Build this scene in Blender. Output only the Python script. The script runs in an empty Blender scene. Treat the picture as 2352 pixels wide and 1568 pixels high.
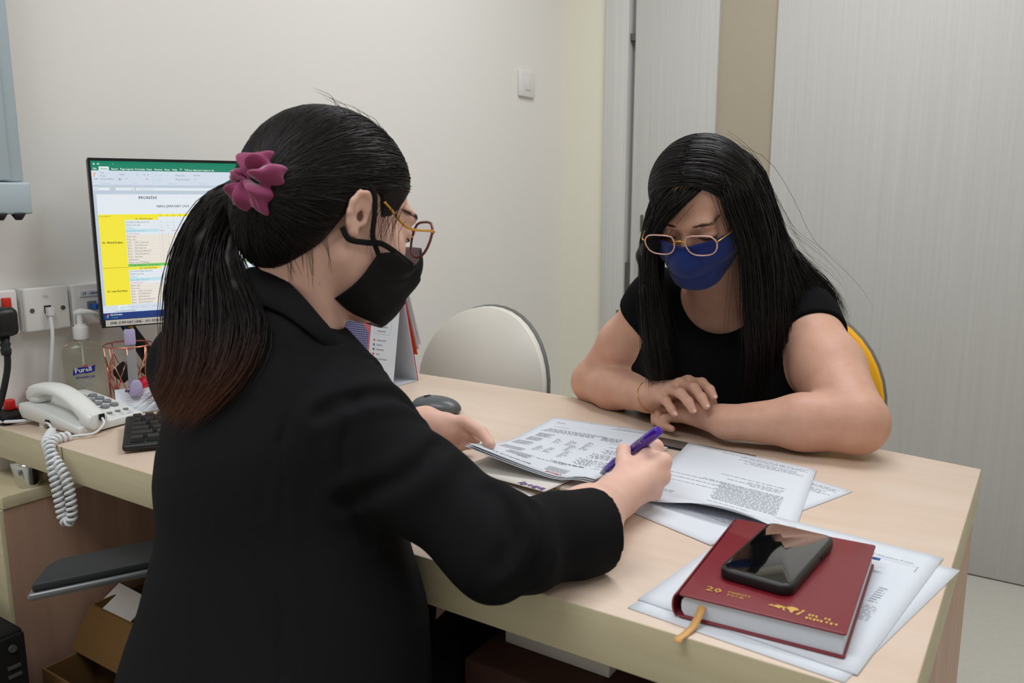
import bpy, bmesh, math, random
import numpy as np
from mathutils import Vector, Matrix, Euler
random.seed(7); np.random.seed(7)
SC = bpy.context.scene
COL = SC.collection
# ---------------------------------------------------------------- camera, light, exposure
cd = bpy.data.cameras.new('camera'); cam = bpy.data.objects.new('camera', cd); COL.objects.link(cam)
cam.location = (0, 0, 1.15)
cam.rotation_euler = Euler((math.radians(90 - 9.894), math.radians(0.0246), math.radians(33.418)), 'XYZ')
cd.sensor_width = 36; cd.lens = 1887.5 / 2352 * 36; cd.clip_start = .02
cd.dof.use_dof = True; cd.dof.focus_distance = 1.36; cd.dof.aperture_fstop = 9
SC.camera = cam
SC.view_settings.view_transform = 'Standard'; SC.view_settings.look = 'None'
SC.view_settings.exposure = 0.0; SC.view_settings.gamma = 1; SC.view_settings.use_curve_mapping = False
w = bpy.data.worlds.new('room_air'); SC.world = w; w.use_nodes = True
w.node_tree.nodes['Background'].inputs[0].default_value = (.9, .92, 1, 1); w.node_tree.nodes['Background'].inputs[1].default_value = .05
def area(name, loc, sx, sy, power, col=(1, .97, .92), rot=(0, 0, 0)):
    l = bpy.data.lights.new(name, 'AREA'); l.shape = 'RECTANGLE'; l.size = sx; l.size_y = sy; l.energy = power; l.color = col
    o = bpy.data.objects.new(name, l); COL.objects.link(o); o.location = loc; o.rotation_euler = rot; return o
LC = (.96, .985, 1.03)
area('ceiling_light', (-.70, -.25, 2.56), 1.2, .6, 18.5, LC)
area('ceiling_light', (.75, .6, 2.56), .6, 1.2, 7, LC)
area('ceiling_light', (-.38, 1.72, 2.56), 1.2, .6, 20.5, LC)

# ---------------------------------------------------------------- helpers
def lin(c):
    out = []
    for v in c[:3]:
        v = v / 255.0
        out.append(v / 12.92 if v <= .04045 else ((v + .055) / 1.055) ** 2.4)
    return tuple(out) + (1.0,)
MATS = {}
def mat(name, col, rough=.5, metal=0, spec=.5, trans=0, ior=1.45, alpha=1, emit=0, coat=0, sheen=0, sss=0):
    m = bpy.data.materials.new(name); m.use_nodes = True; MATS[name] = m
    b = m.node_tree.nodes['Principled BSDF']; c = lin(col)
    b.inputs['Base Color'].default_value = c; b.inputs['Roughness'].default_value = rough
    b.inputs['Metallic'].default_value = metal; b.inputs['Specular IOR Level'].default_value = spec
    b.inputs['Transmission Weight'].default_value = trans; b.inputs['IOR'].default_value = ior
    b.inputs['Alpha'].default_value = alpha; b.inputs['Coat Weight'].default_value = coat
    b.inputs['Sheen Weight'].default_value = sheen
    if sss:
        b.inputs['Subsurface Weight'].default_value = sss; b.inputs['Subsurface Radius'].default_value = (.012, .005, .003)
        b.inputs['Subsurface Scale'].default_value = .6
    if emit:
        b.inputs['Emission Color'].default_value = c; b.inputs['Emission Strength'].default_value = emit
        b.inputs['Base Color'].default_value = (.01, .01, .01, 1)
    return m
def nodes(m):
    nt = m.node_tree; return nt, nt.nodes, nt.links, nt.nodes['Principled BSDF']
def noise_color(m, c1, c2, scale=(5, 5, 5), detail=4, rough=.6, lo=.35, hi=.65, dist=0, coord='Object'):
    nt, N, L, b = nodes(m)
    tc = N.new('ShaderNodeTexCoord'); mp = N.new('ShaderNodeMapping'); mp.inputs['Scale'].default_value = scale
    nz = N.new('ShaderNodeTexNoise'); nz.inputs['Scale'].default_value = 1; nz.inputs['Detail'].default_value = detail
    nz.inputs['Roughness'].default_value = rough; nz.inputs['Distortion'].default_value = dist
    r = N.new('ShaderNodeValToRGB'); r.color_ramp.elements[0].position = lo; r.color_ramp.elements[1].position = hi
    r.color_ramp.elements[0].color = lin(c1); r.color_ramp.elements[1].color = lin(c2)
    L.new(tc.outputs[coord], mp.inputs[0]); L.new(mp.outputs[0], nz.inputs['Vector']); L.new(nz.outputs['Fac'], r.inputs[0])
    L.new(r.outputs[0], b.inputs['Base Color']); return nz, mp, r
def bump(m, scale=(200, 200, 200), strength=.2, dist=.001, detail=2, coord='Object'):
    nt, N, L, b = nodes(m)
    tc = N.new('ShaderNodeTexCoord'); mp = N.new('ShaderNodeMapping'); mp.inputs['Scale'].default_value = scale
    nz = N.new('ShaderNodeTexNoise'); nz.inputs['Scale'].default_value = 1; nz.inputs['Detail'].default_value = detail
    bp = N.new('ShaderNodeBump'); bp.inputs['Strength'].default_value = strength; bp.inputs['Distance'].default_value = dist
    L.new(tc.outputs[coord], mp.inputs[0]); L.new(mp.outputs[0], nz.inputs['Vector']); L.new(nz.outputs['Fac'], bp.inputs['Height'])
    L.new(bp.outputs[0], b.inputs['Normal'])
V = Vector
class MB:
    def __init__(s): s.v = []; s.f = []
    def add(s, vs, fs):
        n = len(s.v); s.v += [tuple(p) for p in vs]; s.f += [tuple(i + n for i in f) for f in fs]; return s
    def box(s, c, size, rz=0, M=None):
        hx, hy, hz = size[0] / 2, size[1] / 2, size[2] / 2
        R = M if M is not None else Matrix.Rotation(rz, 3, 'Z')
        vs = [V(c) + R @ V((x * hx, y * hy, z * hz)) for x, y, z in ((-1,-1,-1),(1,-1,-1),(1,1,-1),(-1,1,-1),(-1,-1,1),(1,-1,1),(1,1,1),(-1,1,1))]
        return s.add(vs, [(0,3,2,1),(4,5,6,7),(0,1,5,4),(1,2,6,5),(2,3,7,6),(3,0,4,7)])
    def bb(s, x0, x1, y0, y1, z0, z1): return s.box(((x0+x1)/2, (y0+y1)/2, (z0+z1)/2), (x1-x0, y1-y0, z1-z0))
    def quad(s, a, b, c, d): return s.add([a, b, c, d], [(0, 1, 2, 3)])
    def prism(s, poly, z0, z1, M=None):
        n = len(poly); vs = [V((x, y, z0)) for x, y in poly] + [V((x, y, z1)) for x, y in poly]
        if M is not None: vs = [M @ q for q in vs]
        return s.add(vs, [tuple(range(n))[::-1], tuple(range(n, 2*n))] + [(i, (i+1) % n, (i+1) % n + n, i + n) for i in range(n)])
    def rings(s, R, caps=True, closed=False):
        n = len(R[0]); vs = [p for r in R for p in r]; fs = []
        m = len(R)
        for k in range(m if closed else m - 1):
            k2 = (k + 1) % m
            fs += [(k*n+i, k*n+(i+1) % n, k2*n+(i+1) % n, k2*n+i) for i in range(n)]
        if caps and not closed: fs += [tuple(range(n))[::-1], tuple(range((m-1)*n, m*n))]
        return s.add(vs, fs)
    def tube(s, path, r, n=8, closed=False, flat=1.0, up=None):
        P_ = [V(p) for p in path]; m = len(P_); R = []; nrm = None
        rr = r if hasattr(r, '__len__') else [r] * m
        for i in range(m):
            a = P_[i-1] if (i > 0 or closed) else P_[i]; b = P_[(i+1) % m] if (i < m-1 or closed) else P_[i]
            t = (b - a).normalized() if (b - a).length > 1e-9 else V((0, 0, 1))
            if up is not None: nrm = V(up) - t * V(up).dot(t)
            elif nrm is None: nrm = t.orthogonal()
            else: nrm = nrm - t * nrm.dot(t)
            if nrm.length < 1e-6: nrm = t.orthogonal()
            nrm = nrm.normalized(); bn = t.cross(nrm)
            R.append([P_[i] + (bn * math.cos(2*math.pi*k/n) + nrm * (math.sin(2*math.pi*k/n) * flat)) * rr[i] for k in range(n)])
        return s.rings(R, True, closed)
    def lathe(s, prof, c=(0, 0, 0), n=24, sx=1, sy=1, M=None):
        R = []
        for r, z in prof:
            R.append([(V((r*sx*math.cos(2*math.pi*k/n), r*sy*math.sin(2*math.pi*k/n), z))) for k in range(n)])
        R = [[(M @ p if M is not None else p) + V(c) for p in q] for q in R]
        return s.rings(R)
    def cyl(s, a, b, r, n=16, r2=None): return s.tube([a, b], [r, r if r2 is None else r2], n)
    def build(s, name, m, parent=None, smooth=False, bevel=0, seg=2, solid=0, sub=0, angle=40):
        me = bpy.data.meshes.new(name); me.from_pydata(s.v, [], s.f); me.validate()
        return link(name, me, m, parent, smooth, bevel, seg, solid, sub, angle)
def link(name, me, m, parent=None, smooth=False, bevel=0, seg=2, solid=0, sub=0, angle=40):
    if m is not None: me.materials.append(MATS[m] if isinstance(m, str) else m)
    o = bpy.data.objects.new(name, me); COL.objects.link(o)
    if smooth: me.polygons.foreach_set('use_smooth', [True] * len(me.polygons))
    if parent is not None: par(o, parent)
    if solid:
        d = o.modifiers.new('solid', 'SOLIDIFY'); d.thickness = solid; d.offset = 0
    if bevel:
        d = o.modifiers.new('bevel', 'BEVEL'); d.width = bevel; d.segments = seg; d.limit_method = 'ANGLE'; d.angle_limit = math.radians(angle)
        me.polygons.foreach_set('use_smooth', [True] * len(me.polygons))
    if sub:
        d = o.modifiers.new('sub', 'SUBSURF'); d.levels = sub; d.render_levels = sub
    return o
WM = {}
def par(o, p):
    o.parent = p
    M = WM.get(p.name)
    if M is None:
        M = Matrix.Translation(p.location)
        if p.parent is not None: M = Matrix.Identity(4)
    o.matrix_parent_inverse = M.inverted() if p.parent is None else Matrix.Identity(4)
def tag(o, label=None, cat=None, group=None, kind=None):
    if label: o['label'] = label
    if cat: o['category'] = cat
    if group: o['group'] = group
    if kind: o['kind'] = kind
    return o
def thing(name, label, cat, loc=(0, 0, 0), group=None):
    o = bpy.data.objects.new(name, None); COL.objects.link(o); o.location = loc; o.empty_display_size = .05
    return tag(o, label, cat, group)
def struct(o): o['kind'] = 'structure'; return o
def frame(o, x, y, z=None):
    x = V(x).normalized(); y = V(y); y = (y - x * y.dot(x)).normalized(); z_ = x.cross(y)
    M = Matrix.Identity(4)
    for i in range(3): M[i][0] = x[i]; M[i][1] = y[i]; M[i][2] = z_[i]; M[i][3] = o[i]
    return M
def text(mb, s, size, M, align='LEFT', spacing=1.0, xs=1.0, bold=0):
    cu = bpy.data.curves.new('t', 'FONT'); cu.body = s; cu.size = 1.0; cu.align_x = align; cu.resolution_u = 1
    cu.space_character = spacing
    o = bpy.data.objects.new('t', cu); me = bpy.data.meshes.new_from_object(o)
    X = Matrix.Diagonal((xs * size, size, size, 1))
    for dx in ((-bold, bold) if bold else (0,)):
        Y = Matrix.Translation((dx, 0, max(dx, 0) * .25)) @ X
        mb.add([M @ (Y @ v.co) for v in me.vertices], [tuple(p.vertices) for p in me.polygons])
    bpy.data.objects.remove(o); bpy.data.curves.remove(cu); bpy.data.meshes.remove(me); return mb
def spline(pts, n=8, closed=False):
    P_ = [np.array(p, float) for p in pts]; m = len(P_); out = []
    for i in range(m if closed else m - 1):
        p0 = P_[(i-1) % m] if (closed or i > 0) else P_[i]; p1 = P_[i]; p2 = P_[(i+1) % m]; p3 = P_[(i+2) % m] if (closed or i < m-2) else P_[(i+1) % m]
        for k in range(n):
            t = k / n
            out.append(.5*((2*p1)+(-p0+p2)*t+(2*p0-5*p1+4*p2-p3)*t*t+(-p0+3*p1-3*p2+p3)*t**3))
    if not closed: out.append(P_[-1])
    return out
def rrect(w, h, r, n=5):
    pts = []
    for cx_, cy_, a0 in ((w/2-r, h/2-r, 0), (-w/2+r, h/2-r, 90), (-w/2+r, -h/2+r, 180), (w/2-r, -h/2+r, 270)):
        for k in range(n + 1):
            a = math.radians(a0 + 90 * k / n); pts.append((cx_ + r*math.cos(a), cy_ + r*math.sin(a)))
    return pts

# ---------------------------------------------------------------- materials of the setting
m = mat('wall_paint', (240, 237, 231), .75, spec=.25); bump(m, (60, 60, 60), .08, .002)
m = mat('wall_cream', (241, 237, 219), .75, spec=.25); bump(m, (60, 60, 60), .08, .002)
mat('white_paint', (232, 230, 224), .8, spec=.2)
m = mat('floor_vinyl', (205, 203, 192), .45); noise_color(m, (203, 201, 190), (208, 206, 196), (60, 60, 60), 5)
m = mat('door_laminate', (214, 212, 206), .5, spec=.35); noise_color(m, (196, 193, 188), (205, 204, 200), (95, 95, 1.2), 6, .6, .25, .75)
m = mat('frame_laminate', (214, 212, 206), .5, spec=.35); noise_color(m, (206, 204, 199), (218, 217, 213), (95, 95, 1.2), 6, .6, .25, .75)
m = mat('frosted_glass', (176, 166, 146), .22, spec=.5)
mat('steel_dark', (110, 108, 104), .4, .8)
m = mat('desk_maple', (222, 200, 178), .38, spec=.4); noise_color(m, (217, 194, 172), (226, 205, 187), (2.2, 22, 22), 5, .6, .3, .7, .4)
m = mat('edge_band', (196, 180, 138), .45); noise_color(m, (198, 186, 152), (210, 199, 166), (4, 40, 60), 5, .6, .3, .7)
m = mat('panel_beech', (196, 160, 138), .5); noise_color(m, (186, 148, 126), (204, 170, 150), (22, 22, 2), 5, .6, .3, .7)
m = mat('cabinet_beech_shaded', (168, 134, 114), .5); noise_color(m, (158, 122, 102), (174, 142, 122), (22, 22, 2), 5, .6, .3, .7)  # panel_beech copied darker, the shade under the desk put into its colour
mat('groove', (120, 105, 80), .7)
mat('chrome', (210, 210, 210), .15, 1)
mat('chair_white', (230, 226, 216), .35); mat('chair_yellow', (246, 176, 8), .4); mat('chair_rim', (110, 110, 106), .4)
m = mat('black_plastic', (24, 24, 26), .4); mat('black_matte', (16, 16, 17), .7); mat('grey_plastic', (92, 94, 96), .35, .2)
mat('silver', (168, 168, 166), .35, .8)
mat('phone_white', (226, 227, 223), .3); mat('plate_white', (232, 230, 226), .3); mat('key_grey', (128, 132, 134), .4)
mat('white_plastic', (236, 236, 234), .35); mat('red_plastic', (206, 44, 32), .4); mat('cable_blue', (38, 92, 168), .45)
mat('cabinet_grey', (178, 192, 198), .35); mat('cord_white', (226, 228, 230), .4)
mat('paper', (222, 227, 234), .7, spec=.2); mat('paper_warm', (225, 220, 212), .7, spec=.2)
mat('ink', (166, 169, 176), .8, spec=.1); mat('ink_light', (184, 188, 196), .8, spec=.1); mat('ink_dark', (88, 90, 98), .8, spec=.1); mat('ink_red', (206, 70, 70), .8, spec=.1)
mat('ink_navy', (34, 44, 128), .8, spec=.1)
m = mat('cardboard', (120, 90, 54), .85, spec=.1); mat('dark_box', (70, 44, 36), .7); mat('navy', (26, 34, 72), .7)  # cardboard colour lowered to carry the shadow that falls over the cartons

# ---------------------------------------------------------------- the setting
XW, YD = -1.6, 2.78
struct(MB().bb(-1.72, 2.3, -2.1, 2.95, -.06, 0).build('floor', 'floor_vinyl'))
struct(MB().bb(-1.72, 2.3, -2.1, 2.95, 2.6, 2.66).build('ceiling', 'white_paint'))
struct(MB().bb(XW-.12, XW, -2.1, 2.95, 0, 2.6).build('wall_left', 'wall_paint'))
struct(MB().bb(2.2, 2.3, -2.1, 2.95, 0, 2.6).build('wall_right', 'wall_paint'))
struct(MB().bb(XW, 2.2, -2.1, -2.0, 0, 2.6).build('wall_front', 'wall_paint'))
o = struct(MB().bb(XW, -1.421, YD, YD+.17, 0, 2.6).bb(-1.421, .2, YD, YD+.17, 2.12, 2.6).bb(.2, 2.2, YD, YD+.17, 0, 2.6).bb(-1.421, .2, YD+.12, YD+.17, 0, 2.12).build('wall_back', 'wall_cream'))
o = struct(MB().bb(-1.421, -1.330, YD-.02, YD+.12, 0, 2.12).build('trim_1', 'frame_laminate', bevel=.003)); tag(o, 'pale grey laminate door frame jamb beside the cream wall')
o = struct(MB().bb(-1.330, -1.308, YD+.035, YD+.12, 0, 2.12).build('trim_2', 'frame_laminate'))
o = struct(MB().bb(-1.421, .2, YD-.02, YD+.12, 2.12, 2.2).build('trim_3', 'frame_laminate'))
# door leaf with a glazed strip
dr = thing('door_1', 'large pale grey wood-grain door with a tall frosted glass strip', None, (-.6, YD, 0)); dr['kind'] = 'structure'
MB().bb(-1.306, -1.004, YD-.012, YD+.03, .004, 2.11).build('door_panel', 'door_laminate', dr, bevel=.002)
MB().bb(-.812, .19, YD-.012, YD+.03, .004, 2.11).build('door_panel', 'door_laminate', dr, bevel=.002)
MB().bb(-1.004, -.812, YD+.002, YD+.012, .1, 2.0).build('glass_strip', 'frosted_glass', dr)
MB().bb(-1.004, -.812, YD-.012, YD+.03, .004, .1).bb(-1.004, -.812, YD-.012, YD+.03, 2.0, 2.11).build('door_rail', 'door_laminate', dr)
for z in (1.71, .86):
    MB().bb(-1.3285, -1.306, YD-.006, YD+.012, z-.055 if z < 1 else z-.012, z+.055 if z < 1 else z+.012).build('hinge', 'steel_dark', dr)
MB().cyl((-1.345, YD-.028, .733), (-1.345, YD-.018, .733), .006, 12).build('screw_cap', 'steel_dark', dr)
MB().bb(-1.268, -1.258, YD-.016, YD-.012, 1.03, 1.09).build('lock_plate', 'steel_dark', dr)
struct(MB().bb(.2, .26, YD-.02, YD+.12, 0, 2.2).build('trim_4', 'frame_laminate'))
struct(MB().bb(XW, XW+.004, -2, YD, 0, .09).build('baseboard_left', 'wall_paint'))

# ---------------------------------------------------------------- desk
NE, FE, DL, DR, DT = .674, 1.415, XW, -.063, .75
ds = thing('desk', 'pale maple laminate office desk with thick edges, between the two women', 'desk', (-.8, 1.04, 0))
far = [(-.063, 1.372), (-.195, 1.395), (-.45, 1.415), (-.80, 1.432), (-1.0, 1.436), (-1.2, 1.437), (XW+.003, 1.437)]
poly = [(XW+.003, NE), (DR, NE)] + far
b = MB().prism(poly, .694, DT); me_o = b.build('desktop', 'desk_maple', ds, bevel=.0015)
me_o.data.materials.append(MATS['edge_band'])
for p in me_o.data.polygons:
    if abs(p.normal.z) < .5: p.material_index = 1
me_o.data.materials.append(MATS['panel_beech'])
MB().bb(-1.3275, -1.3255, NE-.0006, NE+.004, .695, .7495).build('edge_joint', 'groove', ds)
MB().bb(-.09, -.066, .70, 1.345, 0, .694).build('end_panel', 'panel_beech', ds)
MB().bb(-1.45, -.09, 1.30, 1.318, .02, .694).build('modesty_panel', 'panel_beech', ds)
# low cabinet carrying the left end of the desk
cb = thing('low_cabinet', 'low beech cabinet standing under the left end of the desk', 'cabinet', (-1.53, 1.0, 0))
MB().bb(XW+.002, -1.455, .633, 1.40, 0, .628).build('cabinet_body', 'cabinet_beech_shaded', cb, bevel=.001)
MB().bb(XW+.002, -1.453, .631, 1.40, .628, .65).build('cabinet_top', 'edge_band', cb, bevel=.001)
MB().bb(XW+.004, -1.455, .624, .633, .03, .627).build('cabinet_door', 'edge_band', cb, bevel=.001)
for y in (.69, 1.33):
    MB().lathe([(.027, .694), (.026, .686), (.019, .652), (.0185, .65)], (-1.478, y, 0), 20).build('desk_leg', 'chrome', ds, smooth=True)
# ---------------------------------------------------------------- wall fittings
sw = thing('switch_plate', 'small white blank plate high on the wall right of the doorless corner'.replace(' right of the doorless corner', ' between the women'), 'wall plate', (XW, 2.51, 1.54))
MB().bb(XW, XW+.012, 2.46, 2.556, 1.497, 1.583).build('plate', 'plate_white', sw, bevel=.003)
MB().bb(XW+.012, XW+.015, 2.49, 2.526, 1.52, 1.565).build('rocker', 'plate_white', sw, bevel=.001)
def plate(y0, y1, name, label, z0=.906, z1=.986):
    t = thing(name, label, 'socket', (XW, (y0+y1)/2, z0))
    MB().bb(XW, XW+.02, y0, y1, z0, z1).build('back_box', 'plate_white', t, bevel=.002)
    MB().bb(XW+.02, XW+.029, y0+.0006, y1-.0006, z0-.001, z1+.001).build('face_plate', 'plate_white', t, bevel=.004, seg=3)
    return t
s1 = plate(.66, .758, 'power_socket', 'white switched power socket with red rocker, at the left picture edge')
MB().bb(XW+.028, XW+.036, .729, .744, .949, .974).build('red_switch', 'red_plastic', s1, bevel=.002); s1.children[-1]['label'] = 'red rocker switch'
s2 = plate(.767, .852, 'telephone_socket', 'white wall socket with a white cable in its centre jack')
MB().bb(XW+.028, XW+.031, .803, .815, .938, .952).build('jack', 'black_matte', s2)
for y in (.781, .838): MB().cyl((XW+.027, y, .945), (XW+.0305, y, .945), .0042, 12).build('screw', 'steel_dark', s2)
mb = MB(); text(mb, 'TEL', .008, frame((XW+.0295, .801, .966), (0, 1, 0), (0, 0, 1))); mb.build('lettering', 'ink_light', s2)
s3 = plate(.857, .943, 'data_socket', 'white data socket with label and blue cable, beside the monitor')
MB().bb(XW+.029, XW+.031, .872, .925, .962, .973).build('label_strip', 'paper', s3)
mb = MB(); text(mb, '17 - N00', .0085, frame((XW+.0315, .876, .9645), (0, 1, 0), (0, 0, 1)), bold=.0002); mb.build('lettering', 'ink_dark', s3)
MB().bb(XW+.028, XW+.032, .885, .903, .934, .952).build('jack', 'key_grey', s3)
# plug and its flex
pl = thing('power_plug', 'black mains plug in the socket at the left picture edge', 'plug', (XW+.03, .705, .93))
MB().box((XW+.055, .714, .935), (.045, .045, .052)).build('plug_body', 'black_plastic', pl, bevel=.012, seg=3)
MB().tube(spline([(XW+.058, .714, .915), (XW+.06, .716, .885), (XW+.058, .712, .84), (XW+.05, .69, .77), (XW+.04, .66, .752)], 6), .0055, 10).build('flex', 'black_plastic', pl, smooth=True)
MB().lathe([(.008, 0), (.009, .01), (.007, .012), (.009, .02), (.007, .022), (.009, .034)], (XW+.059, .715, .876), 14).build('strain_relief', 'black_plastic', pl, smooth=True)
t = MB().bb(XW+.031, XW+.042, .804, .814, .934, .949).tube(spline([(XW+.036, .809, .936), (XW+.044, .806, .90), (XW+.04, .80, .84), (XW+.032, .797, .79), (XW+.03, .797, .752)], 6), .0034, 8).build('telephone_cable', 'cord_white', None, smooth=False)
tag(t, 'white telephone cable hanging from the centre wall socket', 'cable')
t = MB().box((XW+.042, .894, .942), (.022, .011, .010)).tube(spline([(XW+.05, .896, .942), (XW+.075, .915, .92), (XW+.085, .935, .885), (XW+.085, .938, .83), (XW+.07, .93, .755)], 8), .0036, 8).build('network_cable', 'cable_blue', None)
tag(t, 'blue network cable dropping behind the monitor to the desk', 'cable')
for o in bpy.data.objects:
    if o.parent is None and o.name.split('.')[0] in ('power_socket', 'telephone_socket', 'data_socket', 'power_plug', 'telephone_cable', 'network_cable'): o.location.y -= .012
# wall cabinet, upper left
wc = thing('wall_cabinet', 'pale blue-grey steel wall cabinet at the upper left', 'cabinet', (-1.55, .4, 1.1))
MB().bb(XW, -1.51, .2, .748, 1.178, 1.9).build('cabinet_body', 'cabinet_grey', wc, bevel=.003)
MB().bb(-1.51, -1.504, .2, .724, 1.18, 1.88).build('cover_panel', 'cabinet_grey', wc, bevel=.002)
MB().bb(XW, -1.497, .2, .752, 1.123, 1.177).build('bottom_housing', 'cabinet_grey', wc, bevel=.004)
for y in (.712, .742):
    MB().lathe([(.005, 1.113), (.007, 1.116), (.012, 1.124)], (-1.505, y-.012, 0), 12).build('rubber_foot', 'black_matte', wc, smooth=True)

# ---------------------------------------------------------------- monitor
mat('screen_white', (232, 240, 246), emit=.92); mat('screen_pale', (214, 226, 238), emit=.92); mat('screen_grey', (196, 208, 222), emit=.92)
mat('screen_green', (20, 130, 100), emit=.95); mat('screen_yellow', (246, 232, 60), emit=.95); mat('screen_lime', (120, 206, 90), emit=.95)
mat('screen_navy', (24, 54, 120), emit=.95); mat('screen_beige', (240, 232, 220), emit=.92); mat('screen_sky', (196, 230, 240), emit=.92)
mat('screen_ink', (66, 72, 92), emit=.9); mat('screen_line', (186, 192, 204), emit=.9); mat('screen_cyan', (70, 180, 190), emit=.9); mat('screen_red', (222, 84, 120), emit=.9)
mat('screen_olive', (104, 96, 20), emit=.9); mat('screen_text_light', (236, 244, 244), emit=.95); mat('screen_mint', (60, 190, 150), emit=.9); mat('screen_orange', (236, 170, 110), emit=.9)
MO, MX = V((-1.49, .853, 1.223)), V((math.sin(math.radians(24.5)), math.cos(math.radians(24.5)), 0)); MU = V((0, 0, 1)); MNR = MX.cross(MU)
def sp(s, t, d=0): return MO + MX * s + MU * t + MNR * d
mon = thing('monitor', 'black computer monitor showing a spreadsheet with yellow columns', 'monitor', (-1.38, 1.10, .75))
WS, HS = .545, .3145
b = MB()
def sbox(b, s0, s1, t0, t1, d0, d1):
    c = [sp(s, t, d) for d in (d0, d1) for s, t in ((s0, t0), (s1, t0), (s1, t1), (s0, t1))]
    return b.add(c, [(0,3,2,1),(4,5,6,7),(0,1,5,4),(1,2,6,5),(2,3,7,6),(3,0,4,7)])
sbox(b, 0, WS, -HS, 0, -.035, -.004); b.build('housing', 'black_plastic', mon, bevel=.004)
b = MB(); sbox(b, 0, .0042, -HS, 0, -.004, .001); sbox(b, WS-.0042, WS, -HS, 0, -.004, .001); sbox(b, .0042, WS-.0042, -.0052, 0, -.004, .001); sbox(b, .0042, WS-.0042, -HS, -.2997, -.004, .001)
b.build('bezel', 'black_matte', mon)
b = MB(); sbox(b, .2, .34, -.2, -.08, -.06, -.035); b.build('mount', 'black_plastic', mon, bevel=.004)
st = MB().tube([sp(.26, -.16, -.062), sp(.12, -.235, -.07), sp(.038, -.295, -.078), sp(.085, -.385, -.085), sp(.125, -.462, -.085)], .016, 4, flat=.6, up=MNR).build('stand_arm', 'black_plastic', mon, bevel=.003)
MB().bb(-1.515, -1.37, .985, 1.12, .7503, .763).build('stand_base', 'black_plastic', mon, bevel=.006)
SCR = {}
def sq(mn, s0, s1, t0, t1, lay=0):
    d = -.0034 + lay * .0003; SCR.setdefault(mn, MB()).quad(sp(s0, t0, d), sp(s1, t0, d), sp(s1, t1, d), sp(s0, t1, d))
def stx(mn, s, t, txt, size, align='LEFT', lay=6, bold=.0, xs=1):
    text(SCR.setdefault(mn, MB()), txt, size, frame(sp(s, t, -.0034 + lay * .0003), MX, MU), align, bold=bold, xs=xs)
SL, SR = .0042, WS - .0042
sq('screen_white', SL, SR, -.2997, -.0052)
sq('screen_green', SL, SR, -.0224, -.0052, 1); sq('screen_pale', SL, SR, -.0484, -.0224, 1); sq('screen_grey', SL, SR, -.0657, -.0484, 1)
sq('screen_white', .0055, .033, -.0585, -.0535, 2); sq('screen_white', .043, .075, -.0585, -.0535, 2); sq('screen_white', .078, SR-.01, -.0585, -.0535, 2)
sq('screen_white', .0175, .0345, -.0224, -.0152, 2)
for s, x in ((.0075, 'File'), (.0205, 'Home'), (.0385, 'Insert'), (.0535, 'Page Layout'), (.079, 'Formulas'), (.099, 'Data'), (.113, 'Review'), (.1305, 'View'), (.1445, 'Help'), (.1665, 'Tell me what you want to do')):
    stx('screen_green' if x == 'Home' else 'screen_text_light', s, -.0208, x, .0047, bold=.00012)
SCR['screen_text_light'].tube([sp(.160 + .0014*math.cos(a), -.0182 + .0014*math.sin(a), -.0014) for a in [i*math.pi/5 for i in range(10)]], .0003, 4, True)
sq('screen_text_light', .0084, .0112, -.0122, -.0092, 3); sq('screen_green', .0089, .0107, -.0105, -.0094, 4); sq('screen_text_light', .0165, .0195, -.0112, -.0102, 3); sq('screen_text_light', .0155, .017, -.012, -.0094, 3); sq('screen_text_light', .041, .042, -.0112, -.0102, 3)
sq('screen_orange', .0085, .0115, -.034, -.0265, 3); sq('screen_white', .0105, .013, -.0345, -.029, 4)
for s, t, x in ((.008, -.039, 'Paste'), (.019, -.0275, 'Cut'), (.019, -.0335, 'Copy'), (.019, -.039, 'Format Painter'), (.0195, -.0465, 'Clipboard'), (.0505, -.0305, 'Calibri'), (.0805, -.0305, '11'), (.093, -.0305, 'A'), (.0995, -.0305, 'A'), (.0555, -.0385, 'I'), (.0615, -.0385, 'U'), (.075, -.0465, 'Font'), (.135, -.0465, 'Alignment'), (.1495, -.0312, 'Wrap Text'), (.1495, -.0385, 'Merge & Center'), (.182, -.0305, 'General'), (.184, -.0385, '%'), (.191, -.0465, 'Number')):
    stx('screen_line' if t < -.045 else 'screen_ink', s, t, x, .0038)
sq('screen_grey', .049, .0535, -.0405, -.0355, 3); stx('screen_ink', .0503, -.0397, 'B', .0042); stx('screen_red', .0965, -.0392, 'A', .0045, bold=.0001)
for s in (.0465, .1085, .1765, .206): sq('screen_grey', s, s+.0005, -.0475, -.0245, 3)
for s in (.113, .1175, .122): 
    for t in (-.029, -.0372): sq('screen_line', s, s+.003, t-.0004, t, 3); sq('screen_line', s, s+.003, t-.0018, t-.0014, 3)
stx('screen_ink', .007, -.0575, 'K101', .0036); stx('screen_line', .082, -.0575, '=SUM(K100,K101)', .0036); stx('screen_ink', .07, -.0575, 'fx', .0036)
stx('screen_line', .03, -.0642, 'B', .004); stx('screen_line', .08, -.0642, 'C', .004)
for k, ch in enumerate('MNOPQRSTUVWXYZ'): stx('screen_line', .1165 + k*.0112, -.0642, ch, .004)
stx('screen_ink', .0812, -.0748, 'MONTHLY'[:5], .0082, bold=.0002, xs=1.04); sq('screen_ink', .1122, .1126, -.0748, -.0688, 4)
stx('screen_ink', .1118, -.0902, 'NING JANUARY 2024', .0064, bold=.0001, xs=.98)
GE = .335   # last day column in use
sq('screen_yellow', .0099, GE, -.1078, -.1028, 2); sq('screen_yellow', .0543, .1128, -.1135, -.1028, 2)
sq('screen_yellow', .0099, .0543, -.2731, -.1028, 2)
sq('screen_grey', SL, .0099, -.2731, -.0657, 1)
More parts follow.
